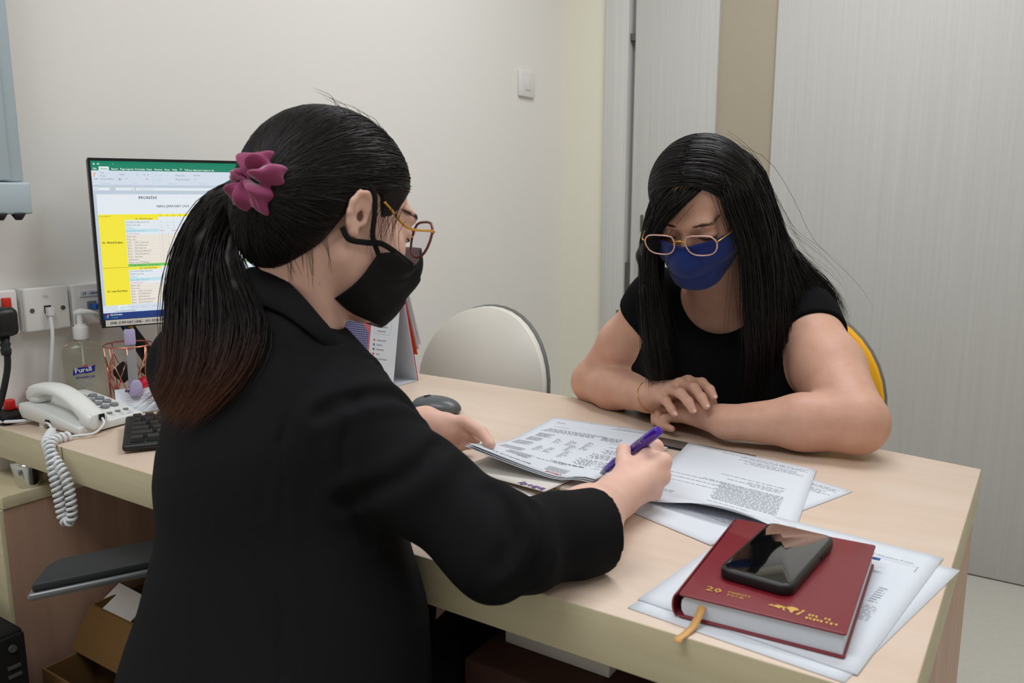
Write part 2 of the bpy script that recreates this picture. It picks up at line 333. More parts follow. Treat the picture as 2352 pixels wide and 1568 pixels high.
for k, ch in enumerate('WTFSSMTWTFSSMTWTFSS'): stx('screen_line', .1165 + k*.0115, -.1018, ch, .0036); stx('screen_olive', .1158 + k*.0115, -.1072, str(10+k), .0038)
stx('screen_olive', .0105, -.1073, 'Description', .0042)
stx('screen_olive', .073, -.1128, 'Dr. Mohd Firdaus', .0042, bold=.0001); stx('screen_olive', .0131, -.1568, 'Dr. Mohd Firdaus', .0056, bold=.00025, xs=.86)
ROWS = ['Scheduled Appointment', "Didn't turn up", 'Walk In', "% pt didn't turn up", 'Total Patient', 'New case', 'F/up case', 'Echo   Clinic (own pt)', 'Echo   Opd Referral', 'Echo   HS Referral', 'Echo   External Referral', 'Echo   Ward Referral', 'Echo   Bedside', 'Admission', 'Refer out CTA/Angio', 'TOTAL ECHO by Cardiologist']
RP = .00545
def block(t0, n):
    for k in range(n):
        t = t0 - k * RP; lo, hi = t - .0013, t - .0013 + RP
        if k == 3: sq('screen_sky', .0543, .1128, lo, hi, 2)
        if 5 <= k < 15: sq('screen_beige', .0543, GE, lo, hi, 2)
        if k == 15: sq('screen_lime', .0543, GE, lo, hi, 2)
        stx({2: 'screen_cyan', 3: 'screen_cyan', 4: 'screen_red'}.get(k, 'screen_ink'), .0556, t, ROWS[k], .0042)
        sq('screen_line', .0543, GE, lo, lo + .0002, 4)
        if k != 3:
            for q in range(19): stx('screen_ink', .1172 + q*.0115, t, str((q*7+k*3) % 4), .0034)
        else:
            for q in range(19):
                if q % 5 != 1: sq('screen_red', .1138 + q*.0115, .1232 + q*.0115, t+.0004, t+.0012, 5)
    for q in range(20): sq('screen_line', .1128 + q*.0115, .113 + q*.0115, t0 - n*RP, t0 + RP, 4)
block(-.1186, 16)
sq('screen_yellow', .0543, .112, -.2071, -.2019, 3); stx('screen_olive', .074, -.206, 'Dr. Lam Kai Huat', .0042, bold=.0001)
sq('screen_olive', .0099, .0543, -.2024, -.2019, 4); stx('screen_olive', .0143, -.2482, 'Dr. Lam Kai Huat', .0056, bold=.00025, xs=.86)
block(-.2112, 12)
for k in range(30): stx('screen_line', .0048, -.1133 - k*RP, str(78+k), .0034)
sq('screen_pale', SL, SR, -.2872, -.2731, 3); sq('screen_white', .0305, .048, -.2815, -.2735, 4)
for s, x in ((.0345, 'JAN 24'), (.053, 'FEB 24'), (.070, 'MAR 24'), (.089, 'APR 24'), (.107, 'MAY 24')): stx('screen_cyan' if s < .04 else 'screen_line', s, -.2796, x, .0042)
stx('screen_line', .0062, -.2856, 'Ready', .0036); stx('screen_ink', .026, -.2856, 'Accessibility: Investigate', .0036)
sq('screen_navy', SL, SR, -.2997, -.2872, 4); stx('screen_text_light', .0165, -.2922, 'KLCI Index', .0044, bold=.0001); stx('screen_mint', .0175, -.2974, '+0.30%', .0038)
sq('screen_red', .0105, .0138, -.2935, -.2898, 5); sq('screen_mint', .0095, .0125, -.2962, -.2935, 5)
for k, q in SCR.items():
    o = q.build('screen_' + {'screen_white': 'background'}.get(k, 'content'), k, mon)
lab = MB(); sbox(lab, .0068, .175, -.3120, -.3002, .0009, .0016); lo_ = lab.build('support_label', 'paper_warm', mon); lo_['label'] = 'paper strip with the support telephone number'
mb = MB(); text(mb, 'EMR SUPPORT LINE – 011-5558 8174', .0068, frame(sp(.0148, -.3086, .0018), MX, MU), bold=.0002, xs=.93); mb.build('lettering', 'ink_dark', lo_)

# ---------------------------------------------------------------- sanitiser bottle
mat('clear_pet', (246, 249, 238), .04, trans=1, ior=1.30, spec=.6); mat('gel', (249, 250, 226), .03, trans=1, ior=1.22)
mat('lens_clear', (245, 246, 248), .05, trans=1, ior=1.1); mat('label_navy', (36, 44, 140), .4); mat('label_white', (240, 240, 240), .4); mat('label_red', (206, 40, 60), .4); mat('label_green', (130, 200, 70), .5)
BX, BY = -1.556, .848
bt = thing('sanitiser_bottle', 'clear pump bottle of hand sanitiser with navy label, behind the telephone', 'bottle', (BX, BY, .75))
BM = Matrix.Rotation(math.radians(62), 3, 'Z')
def sup(hw, hd, z, n=32, e=.62):
    return [V((BX, BY, .75 + z)) + BM @ V((hw*math.copysign(abs(math.cos(a))**e, math.cos(a)), hd*math.copysign(abs(math.sin(a))**e, math.sin(a)), 0)) for a in [2*math.pi*k/n for k in range(n)]]
MB().rings([sup(.034, .021, .001), sup(.037, .0235, .006), sup(.037, .0235, .10), sup(.036, .023, .112), sup(.031, .021, .12), sup(.018, .016, .127, e=1), sup(.0135, .0135, .130, e=1), sup(.0135, .0135, .14, e=1)]).build('bottle_body', 'clear_pet', bt, smooth=True)
MB().lathe([(.0142, .133), (.0142, .155), (.0138, .1565), (.011, .157), (.0105, .161), (.0055, .1615), (.0052, .182), (.0075, .1825)], (BX, BY, .75), 24).build('pump_collar', 'white_plastic', bt, smooth=False, bevel=.0008)
hd = BM @ V((1, 0, 0))
MB().tube([V((BX, BY, .932)) - hd*.010, V((BX, BY, .9355)) + hd*.002, V((BX, BY, .9345)) + hd*.018, V((BX, BY, .929)) + hd*.034], [.0055, .0065, .0042, .003], 10).build('pump_head', 'white_plastic', bt, smooth=True)
MB().cyl((BX, BY, .765), (BX, BY, .89), .002, 8).build('dip_tube', 'white_plastic', bt)
fr = lambda s, t, d=.0243: V((BX, BY, .75)) + BM @ V((s, -d, t))
bf = frame(fr(0, 0, .0246), BM @ V((1, 0, 0)), (0, 0, 1))
lb = MB(); tp = [fr(-.019 + .038*k/8, .0785 + .006*(k/8) + .0012*math.sin(k/8*6.3)) for k in range(9)]; bo = [fr(-.0205 + .038*k/8, .066 + .006*(k/8) + .0012*math.sin(k/8*6.3)) for k in range(9)]
for k in range(8): lb.quad(bo[k], bo[k+1], tp[k+1], tp[k])
L1 = lb.build('label_flag', 'label_navy', bt)
LB_ = MB(); text(LB_, 'Purell', .0135, frame(fr(-.0165, .0705, .0248), BM @ V((1, 0, .1)), (0, 0, 1)), bold=.0003, xs=.95); LB_.build('lettering', 'label_white', L1)
LB_ = MB(); text(LB_, 'ADVANCED', .0062, frame(fr(-.016, .0595, .0246), BM @ V((1, 0, 0)), (0, 0, 1)), bold=.0003, xs=1.0); LB_.build('lettering', 'label_navy', bt)
LB_ = MB()
for k, (s, wd) in enumerate(((-.012, .024), (-.015, .03), (-.008, .016), (-.015, .03), (-.008, .014))):
    t = .0545 - k*.0032 - (.0012 if k > 0 else 0); x = s
    while x < s + wd: ww = random.uniform(.002, .005); LB_.quad(fr(x, t), fr(min(x+ww, s+wd), t), fr(min(x+ww, s+wd), t+.0013), fr(x, t+.0013)); x += ww + .0009
LB_.build('small_print', 'ink', bt)
LB_ = MB(); LB_.add([fr(-.006, .026), fr(.006, .026), fr(.0065, .031), fr(.001, .033), fr(-.003, .036), fr(-.006, .031)], [(0, 1, 2, 3, 4, 5)]); LB_.build('leaf_mark', 'label_green', bt)
LB_ = MB(); LB_.quad(fr(-.004, .0818, .0246), fr(.008, .0835, .0246), fr(.005, .0825+.003, .0246), fr(-.0005, .0825+.0025, .0246)); LB_.build('red_mark', 'label_red', bt)

# ---------------------------------------------------------------- pen cup and its contents
mat('rose_gold', (226, 150, 124), .25, .9); mat('pencil_yellow', (240, 172, 20), .45); mat('lavender', (176, 166, 204), .4); mat('marker_red', (226, 32, 66), .4); mat('pink_rubber', (206, 84, 130), .5); mat('clear_grey', (150, 148, 150), .2, spec=.6); mat('neon_yellow', (228, 226, 60), .5)
CX, CY = -1.475, .893
pc = thing('pen_cup', 'round rose-gold wire pen cup in front of the monitor', 'pen cup', (CX, CY, .75))
ring = lambda r, z, n=28: [(CX + r*math.cos(2*math.pi*k/n), CY + r*math.sin(2*math.pi*k/n), z) for k in range(n)]
cp = lambda a, r, z: (CX + r*math.cos(math.radians(a)), CY + r*math.sin(math.radians(a)), z)
MB().tube(ring(.043, .873), .0016, 6, True).build('rim', 'rose_gold', pc, smooth=True)
MB().tube(ring(.036, .7535), .0016, 6, True).build('bottom_ring', 'rose_gold', pc, smooth=True)
MB().lathe([(0, .7512), (.036, .7512), (.036, .753), (0, .753)], (CX, CY, 0), 28).build('base_disc', 'rose_gold', pc)
for k in range(8):
    a = k*45 + 10
    MB().tube([cp(a, .036, .7535), cp(a, .0395, .815), cp(a, .043, .873)], .0012, 6).build('upright_wire', 'rose_gold', pc, smooth=True)
    MB().tube([cp(a, .0372, .775), cp(a+22.5, .0395, .815), cp(a, .0418, .853), cp(a-22.5, .0395, .815), cp(a, .0372, .775)], .0011, 6).build('diamond_wire', 'rose_gold', pc, smooth=True)
def standing(name, label, cat, base, top, build):
    t = thing(name, label, cat, base); build(t, V(base), V(top)); return t
def pencil(t, a, b_): MB().tube([a, b_], .0042, 6).build('shaft', 'pencil_yellow', t); MB().cyl(b_, b_ + (b_-a).normalized()*.012, .0042, 12).build('eraser', 'pink_rubber', t)
standing('pencil', 'yellow pencil standing in the rose-gold pen cup', 'pencil', (-1.478, .905, .754), (-1.518, .928, .93), pencil)
def cutter(t, a, b_):
    d = (b_ - a).normalized(); sd = V((.52, .855, 0)).normalized(); nn = sd.cross(d)
    M = frame(a, sd, d)
    MB().box((0, 0, 0), (.020, .10, .010)).v
    q = MB().prism(rrect(.017, .118, .004), -.004, .004, Matrix(M) @ Matrix.Translation((0, .055, 0))); q.build('body', 'clear_grey', t, bevel=.001)
    q = MB().prism(rrect(.0195, .03, .004), -.0058, .0058, Matrix(M) @ Matrix.Translation((0, .108, 0))); q.build('cap', 'lavender', t, bevel=.001)
    q = MB().prism([(-.0115, -.016), (.0115, -.016), (.0105, .006), (.006, .013), (0, .0145), (-.006, .013), (-.0105, .006)], -.0058, .0068, Matrix(M) @ Matrix.Translation((.004, .012, .004))); q.build('slider', 'lavender', t, bevel=.0015)
    q = MB().prism(rrect(.008, .005, .002), -.003, .003, Matrix(M) @ Matrix.Translation((-.001, .1225, 0))); q.build('end_plug', 'black_matte', t)
standing('paper_cutter', 'lavender and grey clip-like cutter leaning out of the pen cup', 'cutter', (-1.436, .874, .785), (-1.442, .877, .905), cutter)
def marker(t, a, b_):
    MB().tube([a, a+(b_-a)*.5, a+(b_-a)*.52, b_], [.011, .0115, .013, .0125], 16).build('barrel', 'marker_red', t, smooth=True, bevel=.001)
    mb = MB(); mb.tube([a+(b_-a)*.1, a+(b_-a)*.3], .0115, 16); mb.build('dark_band', 'groove', t)
standing('red_marker', 'stubby red marker slanting inside the pen cup', 'marker', (-1.471, .868, .768), (-1.443, .908, .803), marker)
def tagb(t, a, b_): MB().prism(rrect(.032, .032, .004), -.003, .003, frame((a+b_)/2, (b_-a)+V((0, 0, .02)), V((0, 0, 1)))).build('tag_body', 'black_matte', t, bevel=.0008)
standing('black_tag', 'square black tag seen through the left wires of the pen cup', 'tag', (-1.486, .873, .82), (-1.47, .888, .82), tagb)
standing('black_tag', 'square black tag seen through the right wires of the pen cup', 'tag', (-1.456, .914, .82), (-1.440, .93, .82), tagb)
def eras(t, a, b_): MB().tube([a, b_], [.009, .007], 10).build('tip', 'pink_rubber', t, smooth=True, bevel=.002); MB().tube([b_, b_+(b_-a)*1.2], .004, 8).build('stem', 'neon_yellow', t)
standing('pink_highlighter', 'pink and yellow highlighter low at the right of the pen cup', 'highlighter', (-1.45, .925, .79), (-1.462, .90, .775), eras)
# business card stand
cdv = thing('card_holder', 'white card with a blue heading, propped behind the telephone', 'card', (-1.44, .88, .75))
M = frame(V((-1.432, .842, .7515)), V((.45, .89, 0)), V((-.55, .28, .8)))
MB().prism([(-.006, 0), (.084, 0), (.084, .052), (-.006, .052)], -.0006, .0006, M).build('card', 'paper', cdv)
MB().prism([(-.008, -.001), (.086, -.001), (.086, .012), (-.008, .012)], .0012, .0022, M).build('clear_lip', 'lens_clear', cdv)
q = MB().quad(*(M @ V((x, y, .0009)) for x, y in ((.012, .0445), (.036, .0445), (.036, .049), (.012, .049)))); q.build('heading', 'ink_navy', cdv)
q = MB()
for k in range(5):
    for x0 in (.012, .045, .06): q.quad(*(M @ V((x, y, .0009)) for x, y in ((x0, .036-k*.005), (x0+random.uniform(.008, .013), .036-k*.005), (x0+.011, .0372-k*.005), (x0, .0372-k*.005))))
q.build('print', 'ink_light', cdv)
# power strip
ps = thing('power_strip', 'black power strip with red rocker at the wall end of the desk', 'power strip', (-1.56, .70, .75))
MB().bb(-1.597, -1.535, .682, .79, .7503, .768).build('strip_body', 'black_matte', ps, bevel=.003)
MB().bb(-1.582, -1.566, .705, .722, .768, .788).build('rocker', 'red_plastic', ps, bevel=.003); MB().bb(-1.58, -1.545, .722, .734, .767, .772).build('rocker_base', 'red_plastic', ps, bevel=.002)
MB().bb(-1.59, -1.575, .752, .765, .768, .80).build('rocker', 'red_plastic', ps, bevel=.003)
tag(MB().tube(spline([(-1.585, .679, .755), (-1.55, .6795, .757), (-1.52, .70, .758), (-1.505, .735, .757)], 6), .003, 8).build('white_lead', 'cord_white', None, smooth=True), 'thin white lead lying along the desk edge by the power strip', 'cable')

# ---------------------------------------------------------------- telephone
tl = thing('telephone', 'white corded desk telephone with grey round keys', 'telephone', (-1.43, .78, .75))
TO = V((-1.352, .718, .75)); TX = V((-.99, -.10, 0)).normalized(); TY = V((-.10, .99, 0)).normalized()   # TX to the back, TY away from the handset side
def tp_(a, b_, z): return TO + TX*a + TY*b_ + V((0, 0, z))
TL, TW = .165, .128
def ztop(a): return .017 + .024*min(max((a-.012)/.14, 0), 1) + .004*math.sin(min(max(a/TL, 0), 1)*math.pi)
def zbot(a): return .003 + .010*min(max((a-.05)/.1, 0), 1)
R = []
NA = 14
for k in range(NA + 1):
    a = TL*k/NA; e = .006 if k in (0, NA) else 0
    R.append([tp_(a, y, z) for y, z in ((.005, zbot(a)), (TW-.005, zbot(a)), (TW, ztop(a)-.012), (TW-.001, ztop(a)-.002), (TW-.003, ztop(a)), (.003, ztop(a)), (.001, ztop(a)-.002), (0, ztop(a)-.012))])
bs = MB().rings(R).build('base', 'phone_white', tl, bevel=.0018)
for a, y in ((.02, .012), (.02, TW-.012), (.115, .012), (.115, TW-.012)): MB().box(tp_(a, y, .0065), (.014, .008, .0125)).build('foot', 'phone_white', tl)
MB().box(tp_(.083, -.0002, .0165), (.010, .004, .009)).build('cord_jack', 'black_matte', tl)
MB().quad(*(tp_(a, y, ztop(a)+.0006) for a, y in ((.122, .068), (.122, .102), (.143, .102), (.143, .068)))).build('display_window', 'grey_plastic', tl)
kid = 0
for i in range(4):
    for j in range(3):
        a, y = .110 - i*.0195, .070 + j*.0185
        z = ztop(a)
        MB().lathe([(.0078, z-.001), (.0078, z+.0032), (.0062, z+.0042), (0, z+.0044)], tp_(a, y, 0), 16, M=None).build('key', 'key_grey', tl, smooth=False, bevel=.0005)
for j in range(4):
    a, y = .026, .062 + j*.0165
    z = ztop(a); MB().lathe([(.0048, z-.001), (.0048, z+.002), (0, z+.0026)], tp_(a, y, 0), 12).build('small_key', 'key_grey', tl)
q = MB()
for j in range(4): q.quad(*(tp_(a, .058 + j*.0165 + d, ztop(a)+.0005) for a, d in ((.0165, 0), (.0165, .008), (.0178, .008), (.0178, 0))))
q.quad(*(tp_(a, y, ztop(a)+.0005) for a, y in ((.0075, .100), (.0075, .112), (.0095, .112), (.0095, .100)))); q.quad(*(tp_(a, y, ztop(a)+.0005) for a, y in ((.009, .092), (.009, .095), (.011, .095), (.011, .092))))
q.build('key_print', 'ink', tl)
hs = []
for k in range(19):
    u = k/18; a = -.010 + .172*u
    zc = ztop(min(max(a, 0), TL)) + .008 + .020*math.sin(math.pi*min(max((u-.05)/.9, 0), 1))**.8 + .009*u
    th = .012 - .004*math.sin(math.pi*u); hw = .021 - .002*math.sin(math.pi*u)
    if k in (0, 18): th *= .55; hw *= .8
    if u < .2: th += .006*(1-u/.2); zc -= .002*(1-u/.2)
    if u > .78: th += .006*((u-.78)/.22); zc -= .004*((u-.78)/.22)
    hs.append([tp_(a, .031 + x*hw, zc + z*th) for x, z in ((-1, -.5), (-.7, -1), (.7, -1), (1, -.5), (1, .35), (.75, .85), (.35, 1), (-.35, 1), (-.75, .85), (-1, .35))])
MB().rings(hs).build('handset', 'phone_white', tl, smooth=True, bevel=.0015, angle=50)
for a, z in ((.010, .026), (.146, .052)): MB().lathe([(.0175, 0), (.019, .006), (.019, .02)], tp_(a, .031, z-.010), 20).build('handset_pad', 'phone_white', tl, smooth=True)
MB().box(tp_(-.012, .036, .030), (.003, .009, .010)).build('handset_jack', 'black_matte', tl)
# coiled cord
cpth = [tp_(-.013, .036, .028), tp_(-.024, .030, .020), tp_(-.021, .012, .008), tp_(.0, -.012, .0065)]
cx0 = TO
pa = spline([V((-1.352, .703, .757)), V((-1.352, .68, .758)), V((-1.343, .664, .752)), V((-1.325, .655, .735)), V((-1.312, .651, .705)), V((-1.302, .650, .67)), V((-1.297, .650, .645)), V((-1.289, .652, .637)), V((-1.279, .655, .645)), V((-1.280, .657, .675)), V((-1.292, .658, .71)), V((-1.322, .6595, .733)), V((-1.352, .664, .752)), V((-1.375, .680, .7575)), V((-1.392, .694, .759))], 14)
def coil(path, r, wire, turns):
    P_ = [V(p) for p in path]; L_ = [0]
    for i in range(1, len(P_)): L_.append(L_[-1] + (P_[i]-P_[i-1]).length)
    out = []; n = int(turns*9); nrm = None
    for i in range(n + 1):
        s = L_[-1]*i/n; k = min(max([j for j in range(len(L_)) if L_[j] <= s + 1e-9]), len(P_)-2)
        f = (s - L_[k])/(L_[k+1]-L_[k]); p = P_[k].lerp(P_[k+1], f); t = (P_[k+1]-P_[k]).normalized()
        nrm = t.orthogonal() if nrm is None else (nrm - t*nrm.dot(t)); nrm.normalize(); bn = t.cross(nrm)
        a = 2*math.pi*turns*i/n; out.append(p + (nrm*math.cos(a) + bn*math.sin(a))*r)
    return out
cc = coil(pa, .0066, .0022, 44)
ck = MB().tube(spline(cpth + [cc[0]], 6), .0021, 8).tube(cc, .0029, 6).tube(spline([cc[-1], V((-1.402, .699, .762)), V((-1.417, .703, .767)), tp_(.083, -.003, .0165)], 6), .0021, 8).build('coiled_cord', 'cord_white', tl, smooth=True)

# ---------------------------------------------------------------- keyboard, mouse
kb = thing('keyboard', 'black keyboard beside the telephone, mostly behind the woman in the jacket', 'keyboard', (-1.15, .86, .75))
KO = V((-1.203, .704, .7505)); KX = V((.555, .832, 0)); KY = V((-.832, .555, 0))
def kp(a, b_, z): return KO + KX*a + KY*b_ + V((0, 0, z))
KM = frame(KO, KX, KY)
MB().add([kp(0, 0, .004), kp(.40, 0, .004), kp(.40, .165, .004), kp(0, .165, .004), kp(0, 0, .014), kp(.40, 0, .014), kp(.40, .165, .022), kp(0, .165, .022)], [(0,3,2,1),(4,5,6,7),(0,1,5,4),(1,2,6,5),(2,3,7,6),(3,0,4,7)]).build('case', 'black_plastic', kb, bevel=.004)
for r_ in range(6):
    y0 = .012 + r_*.0245; zz = .0145 + .008*y0/.165
    x = .011
    wds = [.03 if r_ in (0,) else (.036 if r_ == 1 else (.030 if r_ == 2 else (.026 if r_ == 3 else .0175)))] + [.0175]*14
    if r_ == 0: wds = [.022, .022, .022, .105, .022, .022, .022]
    for wd in wds:
        if x + wd > .28: break
        M = Matrix.Translation(kp(x + wd/2, y0 + .0095, zz)) @ KM.to_3x3().to_4x4()
        b = MB().add([M @ V(p) for p in ((-wd/2, -.0095, 0), (wd/2, -.0095, 0), (wd/2, .0095, 0), (-wd/2, .0095, 0), (-wd/2+.0025, -.007, .006), (wd/2-.0025, -.007, .006), (wd/2-.0025, .0075, .007), (-wd/2+.0025, .0075, .007))], [(4,5,6,7),(0,1,5,4),(1,2,6,5),(2,3,7,6),(3,0,4,7)])
        b.build('key', 'black_plastic', kb); x += wd + .002
MB().box(kp(.02, .160, .0225), (.004, .002, .001)).build('indicator', 'screen_mint', kb)
ms = thing('mouse', 'dark grey computer mouse beyond the hand holding the papers', 'mouse', (-.955, 1.185, .75))
MM = Matrix.Rotation(math.radians(15), 3, 'Z')
rr_ = []
for z, s_ in ((.0005, .92), (.006, 1), (.014, .97), (.022, .84), (.028, .6), (.031, .25)):
    rr_.append([V((-.955, 1.185, .75 + z)) + MM @ V((.052*s_*math.cos(a) - .004*(1-s_), .031*s_*math.sin(a), 0)) for a in [2*math.pi*k/24 for k in range(24)]])
MB().rings(rr_).build('shell', 'grey_plastic', ms, smooth=True, sub=1)
MB().cyl((-.972, 1.174, .774), (-.969, 1.185, .774), .008, 14).build('scroll_wheel', 'black_matte', ms)

# ---------------------------------------------------------------- desk calendar
cl = thing('desk_calendar', 'tent-shaped desk calendar with a coloured chart, behind the black mask', 'calendar', (-1.28, 1.33, .75))
A0, A1 = -1.43, -1.158
mat('chart_orange', (222, 110, 48), .6); mat('chart_blue', (70, 100, 170), .6); mat('chart_purple', (70, 66, 130), .6); mat('chart_red', (206, 56, 66), .6); mat('card_grey', (196, 198, 204), .6); mat('magenta', (200, 30, 100), .5)
fz = lambda x, t, d=0: V((x, 1.291 + .037*t - d, .7505 + .2195*t + d*.17))
MB().add([fz(A0, 0), fz(A1, 0), fz(A1, 1), fz(A0, 1)], [(0, 1, 2, 3)]).build('front_board', 'paper', cl, solid=.002)
bz = lambda x, t, d=0: V((x, 1.373 - .045*t + d, .7505 + .2195*t + d*.17))
MB().add([bz(A0, 0), bz(A1, 0), bz(A1, 1), bz(A0, 1)], [(0, 1, 2, 3)]).build('back_board', 'card_grey', cl, solid=.002)
MB().add([(A0, 1.291, .7515), (A1, 1.291, .7515), (A1, 1.373, .7515), (A0, 1.373, .7515)], [(0, 1, 2, 3)]).build('foot_board', 'card_grey', cl, solid=.0016)
MB().add([bz(A0, .0, .002), bz(A1+.001, .0, .002), bz(A1+.001, .98, .002), bz(A0, .98, .002)], [(0, 1, 2, 3)]).build('cover_page', 'magenta', cl, solid=.001)
for k in range(3):
    d0 = .005 + k*.004
    MB().add([bz(A0+.004, .25+k*.05, d0+.012), bz(A1-.002+k*.004, .25+k*.05, d0+.012), bz(A1-.002+k*.004, .99, d0-.003), bz(A0+.004, .99, d0-.003)], [(0, 1, 2, 3)]).build('page', 'paper' if k else 'chart_orange', cl, solid=.0006)
for k in range(14):
    x = A0 + .01 + k*(A1-A0-.02)/13
    MB().tube([(x, 1.328 + .008*math.cos(a), .968 + .008*math.sin(a)) for a in [2*math.pi*j/12 for j in range(12)]], .0007, 5, True).build('binding_ring', 'silver', cl)
fq = lambda b, x0, x1, t0, t1, d=.0013: b.quad(fz(x0, t0, d), fz(x1, t0, d), fz(x1, t1, d), fz(x0, t1, d))
GX, GT, CW, CH = -1.40, .30, .0049, .0235
cm = {}
for i in range(34):
    for j in range(20):
        e = i + j*.55
        mn = 'chart_orange' if e < 12 + (3 if j < 3 else 0) else 'chart_blue' if e < 26 - j*.2 else 'chart_purple' if (i < 33 - max(0, j-8)*.8) else 'chart_red'
        fq(cm.setdefault(mn, MB()), GX + i*CW, GX + i*CW + CW*.86, GT + j*CH*.9, GT + j*CH*.9 + CH*.76)
for k, q in cm.items(): q.build('chart_patch', k, cl)
q = MB()
for t in (.205, .16, .115):
    for i in range(28): fq(q, -1.395 + i*.006, -1.3925 + i*.006, t, t + .008)
for k in range(5): fq(q, -1.213, -1.213 + (.026, .016, .022, .011, .033)[k], .43 - k*.045, .442 - k*.045)
for k in range(9): fq(q, -1.215, -1.215 + random.uniform(.018, .032), .52 + k*.042, .532 + k*.042)
q.build('print', 'ink', cl)
q = MB(); 
for x0, x1, t0, t1 in ((-1.222, -1.176, .497, .5), (-1.222, -1.176, .93, .933), (-1.2225, -1.222, .497, .933), (-1.1765, -1.176, .497, .933), (-1.405, -1.23, .085, .089)): fq(q, x0, x1, t0, t1)
q.build('ruled_box', 'ink_light', cl)
for k, mn in enumerate(('chart_orange', 'chart_blue', 'ink_dark', 'chart_red', 'chart_purple')):
    c0 = fz(-1.2205, .436 - k*.045, .0015); MB().add([c0 + V((.0026*math.cos(a), 0, .0026*math.sin(a))) for a in [2*math.pi*j/12 for j in range(12)]], [tuple(range(12))]).build('legend_dot', mn, cl)

# ---------------------------------------------------------------- chairs of the visitors
def shell_chair(name, label, cx, y, cz, mt, r=.205, facing=-1):
    t = thing(name, label, 'chair', (cx, y-.1, 0))
    def disc(rad, th, dy, mtl, nm, bv):
        R = []
        for q in (-1, -.6, 0, .6, 1):
            s = math.sqrt(max(1 - abs(q)**3, .0)) if abs(q) < 1 else .86
            rg = []
            for k in range(40):
                a = 2*math.pi*k/40; x = rad*(.985 if abs(q) == 1 else 1)*math.cos(a); z = rad*(.985 if abs(q) == 1 else 1)*math.sin(a)
                rg.append(V((cx + x, y + dy + q*th/2 - .9*(x*x) + .10*z, cz + z)))
            R.append(rg)
        return MB().rings(R).build(nm, mtl, t, smooth=True)
    disc(r-.002, .024, 0, mt, 'back_pad', 0); disc(r+.001, .012, .018, 'chair_rim', 'back_shell', 0)
    R = []
    for q in (-1, -.5, .5, 1): R.append([V((cx + .215*(.97 if abs(q) == 1 else 1)*math.cos(a), y - .24 + .215*(.97 if abs(q) == 1 else 1)*math.sin(a), .45 + .02*q)) for a in [2*math.pi*k/36 for k in range(36)]])
    MB().rings(R).build('seat', mt, t, smooth=True)
    for sx in (-1, 1):
        MB().tube(spline([(cx+sx*.12, y+.03, cz-.05), (cx+sx*.14, y+.04, .52), (cx+sx*.17, y-.0, .425), (cx+sx*.18, y-.24, .42)], 5), .011, 10).build('back_tube', 'chrome', t, smooth=True)
        MB().tube([(cx+sx*.17, y-.38, .425), (cx+sx*.21, y-.44, .0)], .012, 10).build('leg', 'chrome', t, smooth=True)
        MB().tube([(cx+sx*.17, y-.10, .425), (cx+sx*.21, y+.02, .0)], .012, 10).build('leg', 'chrome', t, smooth=True)
    return t
shell_chair('visitor_chair', 'empty off-white round-backed chair behind the desk by the wall', -1.246, 1.77, .662, 'chair_white')
shell_chair('visitor_chair', 'yellow round-backed chair the woman in the black top sits on', -.466, 1.815, .715, 'chair_yellow')

# ---------------------------------------------------------------- under the desk
tw = thing('computer_tower', 'black computer tower on the floor at the lower left corner', 'computer', (-1.47, .5, 0))
MB().bb(-1.58, -1.352, .30, .597, .0, .46).build('case', 'black_matte', tw, bevel=.006)
MB().bb(-1.354, -1.346, .30, .596, .005, .455).build('front_panel', 'black_matte', tw, bevel=.003)
MB().cyl((-1.347, .575, .435), (-1.342, .575, .435), .006, 16).build('power_button', 'grey_plastic', tw)
for z in (.40, .385): MB().bb(-1.347, -1.3445, .565, .585, z, z+.006).build('port', 'grey_plastic', tw)
def carton(name, label, x0, x1, y0, y1, z0, z1, flap=.09):
    t = thing(name, label, 'box', ((x0+x1)/2, (y0+y1)/2, z0)); th = .004
    MB().bb(x0, x1, y0, y1, z0, z0+th).build('bottom', 'cardboard', t)
    for a in ((x0, x1, y0, y0+th), (x0, x1, y1-th, y1), (x0, x0+th, y0+th, y1-th), (x1-th, x1, y0+th, y1-th)): MB().bb(*a, z0+th, z1).build('side', 'cardboard', t)
    return t
c1 = carton('carton', 'open cardboard carton with papers, under the desk behind the armrest', -1.44, -1.12, .756, 1.05, 0, .405)
MB().add([(-1.44, .756, .405), (-1.13, .756, .405), (-1.13, .715, .335), (-1.44, .715, .335)], [(0, 1, 2, 3)]).build('flap', 'cardboard', c1, solid=.004)
c2 = carton('carton', 'lower open cardboard carton standing in front of the papers carton', -1.43, -1.20, .655, .752, 0, .33)
t = tag(MB().box((-1.4104, 0.8041, 0.3950), (.085, .055, .004), M=Euler((.5, .2, .15)).to_matrix()).build('loose_paper', 'paper_warm', None), 'white sheet sticking out of the open carton', 'paper')
t = tag(MB().box((-1.26, .93, .385), (.24, .10, .05), M=Euler((.3, .1, .1)).to_matrix()).build('folder', 'navy', None, bevel=.01), 'dark navy pouch lying in the open carton under the desk', 'folder')
bxx = thing('storage_box', 'dark brown box under the desk carrying a white book', 'box', (-.42, .9, 0))
MB().bb(-.524, -.12, .70, 1.1, 0, .60).build('body', 'dark_box', bxx, bevel=.002); MB().bb(-.527, -.118, .697, 1.102, .592, .627).build('lid', 'dark_box', bxx, bevel=.003)
bk = thing('thick_book', 'white thick book with a red back lying on the dark brown box', 'book', (-.43, .8, .627))
MB().bb(-.506, -.368, .752, .96, .6275, .6455).build('page_block', 'paper_warm', bk, bevel=.001); MB().bb(-.508, -.365, .75, .962, .6455, .6485).build('cover', 'label_red', bk)

